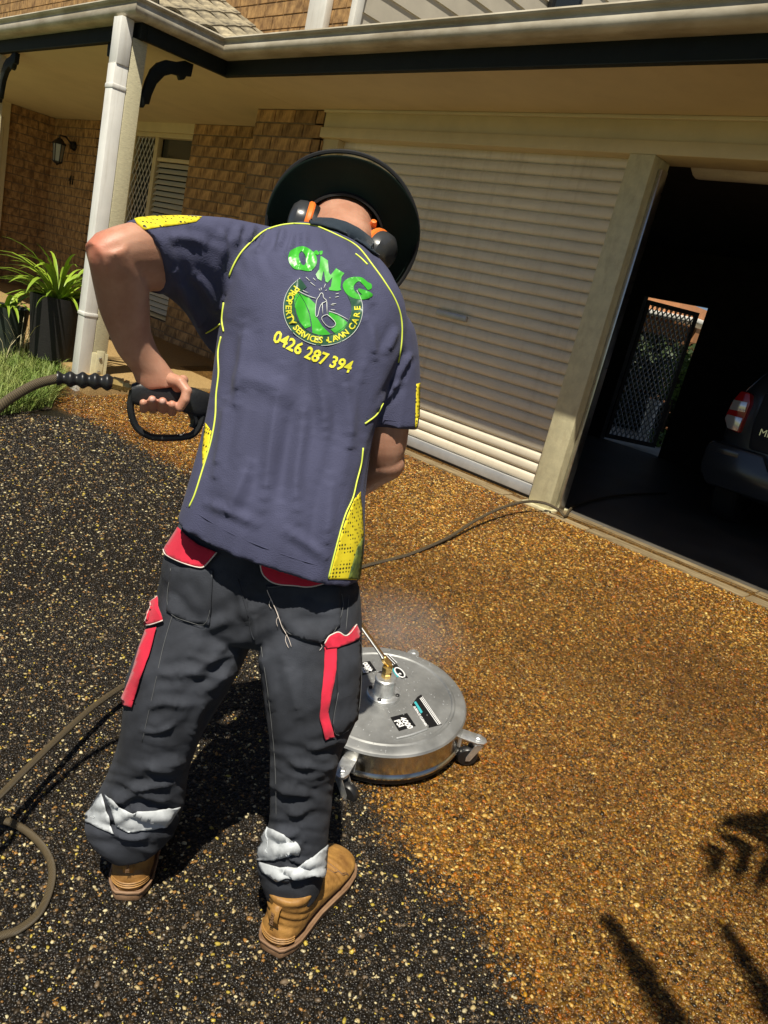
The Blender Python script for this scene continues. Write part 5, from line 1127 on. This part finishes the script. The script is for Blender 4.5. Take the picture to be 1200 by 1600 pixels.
hp = [atD(92, 591, 1.50), atD(60, 599, 1.497), atD(30, 614, 1.49), atD(0, 635, 1.48), atD(-60, 690, 1.45), atD(-150, 820, 1.38), atD(-230, 1050, 1.30), onG(-250, 1400, HR), onG(-170, 1520, HR), onG(-80, 1490, HR), onG(0, 1463, HR), onG(30, 1452, HR), onG(62, 1425, HR), onG(79, 1385, HR), onG(80, 1350, HR), onG(64, 1320, HR), onG(36, 1295, HR+.012), onG(0, 1281, HR+.03),
      onG(-60, 1282, .05), onG(-110, 1310, .07), onG(-120, 1350, .08), onG(-85, 1330, .10), onG(-40, 1280, .12), onG(0, 1243, .12), onG(50, 1193, .115), onG(100, 1145, .105), onG(150, 1101, .09), onG(200, 1068, .07), onG(260, 1035, .04), onG(340, 1000, HR), onG(430, 955, HR), onG(500, 915, HR), onG(565, 886, HR), onG(640, 866, HR), onG(700, 840, .025), onG(740, 815, .05), onG(780, 795, .075), onG(820, 784, .085), onG(850, 786, .07), onG(872, 796, .045), atZ(884, 806, ZT+HR), atZ(900, 790, ZT+HR), atZ(960, 775, ZT+HR), atZ(1040, 770, ZT+HR)]
P = [Vector(p) for p in spline(hp, 14)]
def tube_uv(P, r, n):
    V, F = tubegeo(P, r, n, True); me = mkmesh('hose_line', V, F, True); uvl = me.uv_layers.new(name='UVMap'); L_ = [0]
    for a, b_ in zip(P[:-1], P[1:]): L_.append(L_[-1]+(b_-a).length)
    for pl in me.polygons:
        if len(pl.vertices) != 4: continue
        ids = list(pl.vertices); cols = [i % n for i in ids]; wrap = max(cols)-min(cols) > 1
        for li, vi in zip(pl.loop_indices, ids): c = vi % n; uvl.data[li].uv = (L_[vi//n], (c+(n if wrap and c == 0 else 0))/n*6)
    return me
link('hose_line', tube_uv(P, HR, 12), M['hose'], hose)

# ------------------------------------------------------------------ porch things
lan = empty('wall_lantern', (-11.15, 4.7, 2.3)); tag(lan, 'black wall lantern on the shaded porch bricks', 'lantern')
lx0, ly0 = -11.12, 4.52
mm = MB(); mm.lathe([(.0, .06), (.05, .05), (.06, 0), (.06, -.005)], axis_matrix((lx0, 4.722, 2.42), (0, -1, 0)), 16); mm.tube([(lx0, 4.70, 2.42), (lx0, 4.6, 2.50), (lx0, ly0, 2.50), (lx0, ly0, 2.44)], .012, 8); mm.build('bracket', M['black'], lan, smooth=True)
mm = MB(); mm.lathe([(.001, 2.47), (.03, 2.46), (.085, 2.40), (.09, 2.385), (.07, 2.385)], Matrix.Translation((lx0, ly0, 0)), 6); mm.build('cap', M['black'], lan)
mm = MB(); mm.lathe([(.001, 2.385), (.070, 2.385), (.052, 2.17), (.001, 2.17)], Matrix.Translation((lx0, ly0, 0)), 6); M['lglass'] = mat('lantern_glass', (.35,.36,.33), .1, spec=.8); gl_ = mm.build('glass', M['lglass'], lan)
for k in range(6):
    a = k*math.pi/3; mm = MB(); mm.tube([(lx0+.073*math.cos(a), ly0+.073*math.sin(a), 2.39), (lx0+.055*math.cos(a), ly0+.055*math.sin(a), 2.16)], .006, 5); mm.build('bar', M['black'], lan)
mm = MB(); mm.lathe([(.001, 2.175), (.062, 2.175), (.050, 2.155), (.02, 2.14), (.001, 2.12)], Matrix.Translation((lx0, ly0, 0)), 6); mm.build('base', M['black'], lan)
# potted plants
M['pot'] = mat('charcoal_woven_pot', (.010,.009,.008), .7, var=.25, vscale=30, bump=.4, bscale=40, stretch=(1,1,4))
M['pot2'] = mat('grey_green_pot', (.025,.035,.026), .7, var=.2, vscale=12)
M['leaf'] = mat('strap_leaf', (.30,.40,.035), .42, col2=(.17,.29,.025), vscale=7, rand=.25)
t, b = nodes(M['leaf']); b.inputs['Transmission Weight'].default_value = 0
def pot(x, y, z, s, h, m_, label, n, seed, ll):
    rnd = random.Random(seed); p = empty('potted_plant', (x, y, z)); tag(p, label, 'potted plant')
    mm = MB(); prof = [(.001, 0), (.40*s, 0)]
    for k in range(9): f = k/8; prof += [(s*(.40+.10*f)-.0015, h*f*.96+.002), (s*(.40+.10*f)+.0015, h*(f+.06)*.96)]
    prof += [(s*.50, h), (s*.46, h), (s*.45, h-.05), (.001, h-.05)]
    mm.lathe(prof, Matrix.Translation((x, y, z)), 28); mm.build('pot', m_, p, smooth=True)
    for k in range(n):
        a = rnd.uniform(0, 6.28); L_ = rnd.uniform(.6, 1.1)*ll; up = rnd.uniform(.35, 1.25); wd = rnd.uniform(.010, .020); d = Vector((math.cos(a), math.sin(a), 0)); sd3 = Vector((-d.y, d.x, 0)); q0 = Vector((x, y, z+h-.06))+d*rnd.uniform(.0, .06); V = []; F = []; ns = 8
        c = q0.copy(); th_ = math.radians(rnd.uniform(42, 88))
        for i in range(ns+1):
            f = i/ns; wdt = wd*(math.sin(math.pi*min(1, .18+f*.82))**.6)*(1 if f < .98 else .15); V += [c-sd3*wdt+Vector((0, 0, .2*wdt)), c-Vector((0, 0, .25*wdt)), c+sd3*wdt+Vector((0, 0, .2*wdt))]
            c = c+(d*math.cos(th_)+Vector((0, 0, math.sin(th_))))*(L_/ns); th_ -= math.radians(rnd.uniform(5, 19))
        for i in range(ns): F += [(3*i, 3*i+1, 3*i+4, 3*i+3), (3*i+1, 3*i+2, 3*i+5, 3*i+4)]
        link('leaf', mkmesh('leaf', V, F, True), M['leaf'], p)
    return p
pb = atZ(60, 556, PORZ); pot(pb[0], pb[1]+.10, PORZ, .40, .47, M['pot'], 'strappy green plant in a round charcoal pot beside the porch post', 90, 3, .62)
pb = atZ(-10, 556, PORZ-.1); pot(pb[0], pb[1]+.05, PORZ-.2, .36, .50, M['pot2'], 'grey-green pot with strappy leaves cut off by the left picture edge', 22, 5, .40)
gb = empty('garden_hose', onG(40, 560)); tag(gb, 'short pale garden hose end lying at the lawn edge', 'garden hose')
M['pale'] = mat('pale_hose', (.58,.50,.30), .6, var=.15, vscale=30)
P = [Vector(p) for p in spline([atZ(-40, 530, .43), atZ(0, 540, .42), atZ(25, 549, .40), atZ(50, 551, .40), atZ(70, 557, .39), atZ(82, 556, .40)], 6)]; mm = MB(); mm.tube(P, .016, 8); mm.build('tube', M['pale'], gb, smooth=True)
mm = MB(); a, b_ = Vector(atZ(81, 556, .40)), Vector(atZ(93, 554, .40)); mm.tube([a, a.lerp(b_, .3), a.lerp(b_, .35), b_], [.022, .022, .030, .026], 8); mm.tube([b_-Vector((0, 0, .03)), b_+Vector((0, 0, .09))], [.012, .008], 6); mm.build('tap_fitting', M['black'], gb, smooth=True)
gv = []; gf = []
for k in range(150):
    p = atZ(random.uniform(5, 108), random.uniform(545, 568), .36); blade(p, random.uniform(.15, .46), random.uniform(0, 6.28), random.uniform(.2, .7), random.uniform(.002, .004))
M['dry'] = mat('dry_grass', (.48,.42,.24), .8, var=.2); tag(link('dry_grass', mkmesh('dry_grass', gv, gf), M['dry']), 'dry seeding grass stalks in front of the pots', 'grass', kind='stuff')

# ------------------------------------------------------------------ car in the garage
car = empty('parked_car', (-1.27, 7.4, ZT)); tag(car, 'dark grey small hatchback parked inside the dark garage, seen from behind', 'car')
M['paint'] = mat('dark_grey_car_paint', (.040,.046,.056), .3, metal=.3, coat=.8)
M['lred'] = mat('red_lamp_lens', (.35,.01,.012), .12, coat=.5); M['lclear'] = mat('clear_lamp_lens', (.72,.72,.74), .12, metal=.6); M['tyre'] = mat('tyre', (.015,.015,.015), .8)
CXm, CY0 = -1.21, 5.52
def carsec(y, hw, zb, zbelt, zroof, tw):
    """half outline bottom -> roof"""
    return [(hw*.80, zb), (hw*.97, zb+.08), (hw, zb+.25), (hw, zbelt-.12), (hw*.975, zbelt), (tw+(hw*.96-tw)*.45, (zbelt+zroof)/2+.04), (tw, zroof-.05), (tw*.86, zroof-.008), (tw*.45, zroof+.012), (0, zroof+.015)]
st_ = [(0, .58, .32, .62, .70, .50), (.02, .74, .28, .86, .98, .60), (.06, .79, .26, .93, 1.08, .63), (.14, .815, .25, .96, 1.20, .62), (.30, .825, .22, .98, 1.40, .58), (.55, .83, .20, .98, 1.48, .57), (1.2, .83, .20, .97, 1.53, .58), (2.0, .83, .20, .95, 1.50, .58), (2.5, .83, .20, .94, 1.28, .62), (2.85, .825, .20, .93, 1.02, .68), (3.3, .80, .22, .86, .90, .62), (3.6, .72, .26, .72, .76, .5), (3.7, .55, .32, .58, .62, .4)]
V = []; F = []
for (y, hw, zb, zq, zr, tw) in st_:
    h_ = carsec(y, hw, zb, zq, zr, tw); full = [(x, z) for x, z in h_]+[(-x, z) for x, z in h_[::-1][1:]]
    for x, z in full: V.append((CXm+x, CY0+y, ZT+z))
n = len(full)
for k in range(len(st_)-1):
    for i in range(n-1): F.append((k*n+i, k*n+i+1, (k+1)*n+i+1, (k+1)*n+i))
    F.append((k*n+n-1, k*n, (k+1)*n, (k+1)*n+n-1))
F += [tuple(range(n)), tuple(range((len(st_)-1)*n, len(st_)*n))]
mm = MB(); mm.add(V, F); bodyc = mm.build('car_body', M['paint'], car, smooth=True, angle=70); sb = bodyc.modifiers.new('s', 'SUBSURF'); sb.levels = sb.render_levels = 2
def slabx(name, pts, y0, y1, m_, par, bev=.01):
    mm = MB(); mm.prism([(x, z) for x, z in pts], Matrix(((1,0,0,CXm),(0,0,-1,CY0+y1),(0,1,0,ZT),(0,0,0,1))), y1-y0); return mm.build(name, m_, par, bevel=bev)
bp_ = slabx('rear_bumper', [(-.76,.30),(.76,.30),(.83,.40),(.835,.55),(.81,.60),(.45,.60),(.38,.50),(-.38,.50),(-.45,.60),(-.81,.60),(-.835,.55),(-.83,.40)], -.07, .25, M['paint'], car, .03)
slabx('plate_recess', [(-.30,.36),(.30,.36),(.36,.50),(-.36,.50)], -.066, -.02, M['black'], bp_, .004)
slabx('tow_cover', [(-.80,.53),(-.60,.53),(-.60,.57),(-.80,.57)], -.074, -.05, M['paint'], bp_, .004)
slabx('rear_window', [(-.52,1.02),(.52,1.02),(.46,1.28),(-.46,1.28)], .035, .22, M['glass'], car, .02)
slabx('tailgate', [(-.58,.60),(.58,.60),(.61,.78),(.60,1.0),(-.60,1.0),(-.61,.78)], -.015, .12, M['paint'], car, .03)
for s in (-1, 1):
    X = lambda x: s*x
    lp = slabx('tail_lamp', [(X(.66),.69),(X(.75),.70),(X(.79),.76),(X(.78),.88),(X(.745),.97),(X(.68),.97),(X(.655),.90)], -.035, .10, M['lred'], car, .015)
    slabx('clear_lens', [(X(.668),.835),(X(.775),.83),(X(.768),.90),(X(.672),.905)], -.043, -.02, M['lclear'], lp, .004); slabx('clear_lens', [(X(.672),.70),(X(.745),.705),(X(.782),.765),(X(.775),.795),(X(.668),.795)], -.043, -.02, M['lclear'], lp, .004)
text_at('badge_lettering', 'MICRA', .066, axis_matrix((CXm-.44, CY0-.019, ZT+.735), (0, -1, 0), (1, 0, 0)), M['chrome'], car, .003, 0, 'CENTER')
for yy in (.55, 3.05):
    for s in (-1, 1):
        Mw = Matrix.Translation((CXm+s*.72, CY0+yy, ZT+.29)) @ Matrix.Rotation(math.pi/2, 4, 'Y'); mm = MB(); mm.lathe([(.18, -.09), (.26, -.09), (.285, -.07), (.29, 0), (.285, .07), (.26, .09), (.18, .09)], Mw, 32); wh = mm.build('wheel', M['tyre'], car, smooth=True)
        mm = MB(); mm.lathe([(.001, -.085), (.06, -.085), (.17, -.07), (.185, -.085), (.185, .085), (.17, .07), (.06, .085), (.001, .085)], Mw, 24); mm.build('rim', M['steel'], wh, smooth=True)

# ------------------------------------------------------------------ garden behind the garage
mm = MB(); mm.box((-9, 8.6, ZT-.3), (3, 13.5, ZT-.02)); tag(mm.build('back_path', mat('pale_paving', (.50,.48,.40), .8, var=.15)), kind='structure')
def shrub(name, c, r, n, label, m_, seed, leaf=.06):
    rnd = random.Random(seed); s = empty(name, (c[0], c[1], ZT-.02)); tag(s, label, 'shrub', None); V = []; F = []
    for k in range(n):
        a, b2 = rnd.uniform(0, 6.28), math.acos(rnd.uniform(-.9, 1)); q = rnd.uniform(.55, 1)*(1+.25*noise.noise((a, b2, seed))); p = Vector((c[0]+r[0]*q*math.sin(b2)*math.cos(a), c[1]+r[1]*q*math.sin(b2)*math.sin(a), c[2]+r[2]*q*math.cos(b2)))
        d = Vector((rnd.gauss(0, 1), rnd.gauss(0, 1), rnd.gauss(0, .6))).normalized(); e2 = d.orthogonal().normalized()*leaf*.35; i0 = len(V); V += [p, p+d*leaf*.5+e2, p+d*leaf, p+d*leaf*.5-e2]; F.append((i0, i0+1, i0+2, i0+3))
    link('foliage', mkmesh('foliage', V, F), m_, s); mm = MB(); mm.tube([(c[0], c[1], ZT-.05), (c[0]+.03, c[1], c[2])], [.05, .03], 7); mm.build('trunk', M['soil'], s); return s
M['hedge'] = mat('dark_hedge_leaf', (.02,.035,.009), .6, col2=(.04,.07,.014), vscale=5); M['bush'] = mat('bright_bush_leaf', (.10,.20,.03), .5, col2=(.18,.26,.04), vscale=8)
ss = atY(1058, 590, 10.5); shrub('garden_shrub', (ss[0], 10.5, ss[2]), (.22, .25, .42), 700, 'sunlit green shrub seen through the garage back door', M['bush'], 4)
ss = atY(1045, 620, 11.0); shrub('hedge', (ss[0]-.3, 10.95, .9), (1.3, .35, 1.0), 5000, 'dark hedge behind the garage back door', M['hedge'], 8, .12)
ss = atY(1022, 690, 9.6); shrub('low_plant', (ss[0], 9.7, ZT+.08), (.16, .16, .10), 160, 'low bright plant by the back door step', M['bush'], 9, .05)
a = atY(1024, 625, 10.2); mm = MB(); mm.lathe([(.001, a[2]), (.09, a[2]), (.10, a[2]-.05), (.075, a[2]-.06), (.075, ZT-.03), (.001, ZT-.03)], Matrix.Translation((a[0], 10.2, 0)), 16); tag(mm.build('garden_post', M['white'], None, smooth=True, angle=35), 'short white round garden post beyond the garage back door', 'post')
a = atY(1040, 500, 11.0); sh_ = empty('garden_shed', (a[0], 11.6, ZT)); tag(sh_, 'terracotta shed with pale eaves glimpsed through the back door', 'shed')
mm = MB(); mm.box((a[0]-1.6, 11.2, ZT), (a[0]+.05, 12.4, 2.4)); mm.build('wall', mat('terracotta_wall', (.45,.20,.09), .8, var=.1), sh_)
mm = MB(); b_ = atY(1075, 522, 10.9); mm.box((a[0]-1.8, 10.85, b_[2]-.10), (b_[0]+.12, 11.0, b_[2]+.10)); mm.build('beam', mat('terracotta_beam', (.42,.19,.08), .7), sh_)
mm = MB(); mm.box((a[0]-1.9, 10.7, b_[2]+.16), (b_[0]+.16, 12.6, b_[2]+.22)); mm.build('roof', M['white'], sh_, bevel=.01)

# ------------------------------------------------------------------ palm behind the photographer whose fronds shade the drive
palm = empty('palm_tree', (1.9, -.7, gz(-.7))); tag(palm, 'palm whose frond shadows fall on the driveway at lower right', 'palm')
M['trunk'] = mat('palm_trunk', (.16,.12,.08), .9, var=.3, vscale=12, bump=.8); M['frond'] = mat('palm_frond', (.06,.11,.02), .5, var=.2)
crown = Vector((1.9, -.7, 3.3)); P = [Vector((1.9+.05*math.sin(k), -.7, -.2+3.5*k/10)) for k in range(11)]; mm = MB(); mm.tube(P, [.16-.005*k for k in range(11)], 12); mm.build('trunk', M['trunk'], palm, smooth=True)
def frond(tip, sag, seed, wid=.42):
    rnd = random.Random(seed); tip = Vector(tip); mid = crown.lerp(tip, .5)+Vector((0, 0, sag)); R_ = [crown.lerp(mid, t_).lerp(mid.lerp(tip, t_), t_) for t_ in np.linspace(0, 1, 26)]; mm = MB(); mm.tube(R_, [.018-.0006*i for i in range(26)], 5)
    for i in range(4, 26):
        tdir = (R_[min(i+1, 25)]-R_[i-1]).normalized(); sdv = tdir.cross(Vector((0, 0, 1))).normalized(); L_ = wid*math.sin(math.pi*(.12+.86*i/26))+.05
        for s in (-1, 1):
            for jj in range(0 if wid > .24 and wid < .3 and i % 3 == 1 else 2 if wid < .22 else 1):
                q = R_[i].lerp(R_[i-1], jj*.5); e2 = q+(sdv*s*(.38 if wid < .22 else .8)+tdir*.8+Vector((0, 0, -.3+rnd.uniform(-.1, .1)))).normalized()*L_*rnd.uniform(.85, 1.1); wv_ = tdir*.022; mm.add([q-wv_, q+wv_, q.lerp(e2, .5)+wv_*1.2, e2, q.lerp(e2, .5)-wv_*1.2], [(0, 1, 2, 3, 4)])
    mm.build('frond', M['frond'], palm)
def up_sun(px, py, h):
    g_ = onG(px, py); return Vector(g_)-Vector(SUNV)/(-SUNV[2])*(-1)*0+Vector((-SUNV[0]/-SUNV[2]*h, -SUNV[1]/-SUNV[2]*h, h))
frond(up_sun(955, 1440, 2.5), .4, 1, .20); frond(up_sun(1135, 1450, 2.5), .45, 3, .16)
crown0 = crown; crown = up_sun(1500, 1370, 3.0); mm = MB(); mm.tube([Vector((crown.x+.25, crown.y-.1, -.2)), Vector((crown.x+.1, crown.y, 1.5)), crown], [.11, .10, .08], 10); mm.build('trunk', M['trunk'], palm, smooth=True)
frond(up_sun(1100, 1340, 2.6), .3, 2, .26); frond(up_sun(1135, 1280, 2.7), .3, 4, .20); frond(crown+Vector((1.3, .2, -.3)), .4, 5); frond(crown+Vector((.6, -1.2, -.2)), .4, 6)
crown = crown0
for k, (dx, dy, dz) in enumerate(((1.6, .3, -.5), (1.3, -1.2, -.3), (.2, -1.9, -.6), (-1.0, -1.6, -.5), (1.5, 1.0, -.2), (.6, -.8, .9))): frond(crown+Vector((dx, dy, dz)), .5, 10+k)

# ------------------------------------------------------------------ fine spray drifting off the cleaner
mist_c = Vector(onG(625, 985, .17)); bm = bmesh.new(); bmesh.ops.create_icosphere(bm, subdivisions=3, radius=1)
for v in bm.verts: v.co = Vector((v.co.x*.30, v.co.y*.30, v.co.z*.15))
me = bpy.data.meshes.new('spray_mist'); bm.to_mesh(me); bm.free(); mist = link('spray_mist', me); mist.location = mist_c
mv = bpy.data.materials.new('spray_mist'); mv.use_nodes = True; t = mv.node_tree; t.nodes.remove(t.nodes['Principled BSDF']); pv = t.nodes.new('ShaderNodeVolumePrincipled'); t.links.new(pv.outputs[0], t.nodes['Material Output'].inputs['Volume'])
pv.inputs['Color'].default_value = (.95, .95, .95, 1); tc = t.nodes.new('ShaderNodeTexCoord'); nz = t.nodes.new('ShaderNodeTexNoise'); nz.inputs['Scale'].default_value = 9; nz.inputs['Detail'].default_value = 2; t.links.new(tc.outputs['Object'], nz.inputs['Vector'])
mpq = t.nodes.new('ShaderNodeMapping'); mpq.inputs['Scale'].default_value = (1/.30, 1/.30, 1/.15); t.links.new(tc.outputs['Object'], mpq.inputs[0]); ln = t.nodes.new('ShaderNodeVectorMath'); ln.operation = 'LENGTH'; t.links.new(mpq.outputs[0], ln.inputs[0])
mr = t.nodes.new('ShaderNodeMapRange'); mr.inputs[1].default_value = 1; mr.inputs[2].default_value = 0; mr.inputs[3].default_value = 0; mr.inputs[4].default_value = 2.4; t.links.new(ln.outputs['Value'], mr.inputs[0])
ml2 = t.nodes.new('ShaderNodeMath'); ml2.operation = 'MULTIPLY'; t.links.new(mr.outputs[0], ml2.inputs[0]); t.links.new(nz.outputs['Fac'], ml2.inputs[1]); t.links.new(ml2.outputs[0], pv.inputs['Density'])
me.materials.append(mv); tag(mist, 'thin water mist drifting above the drive behind the cleaner', 'mist', kind='stuff')
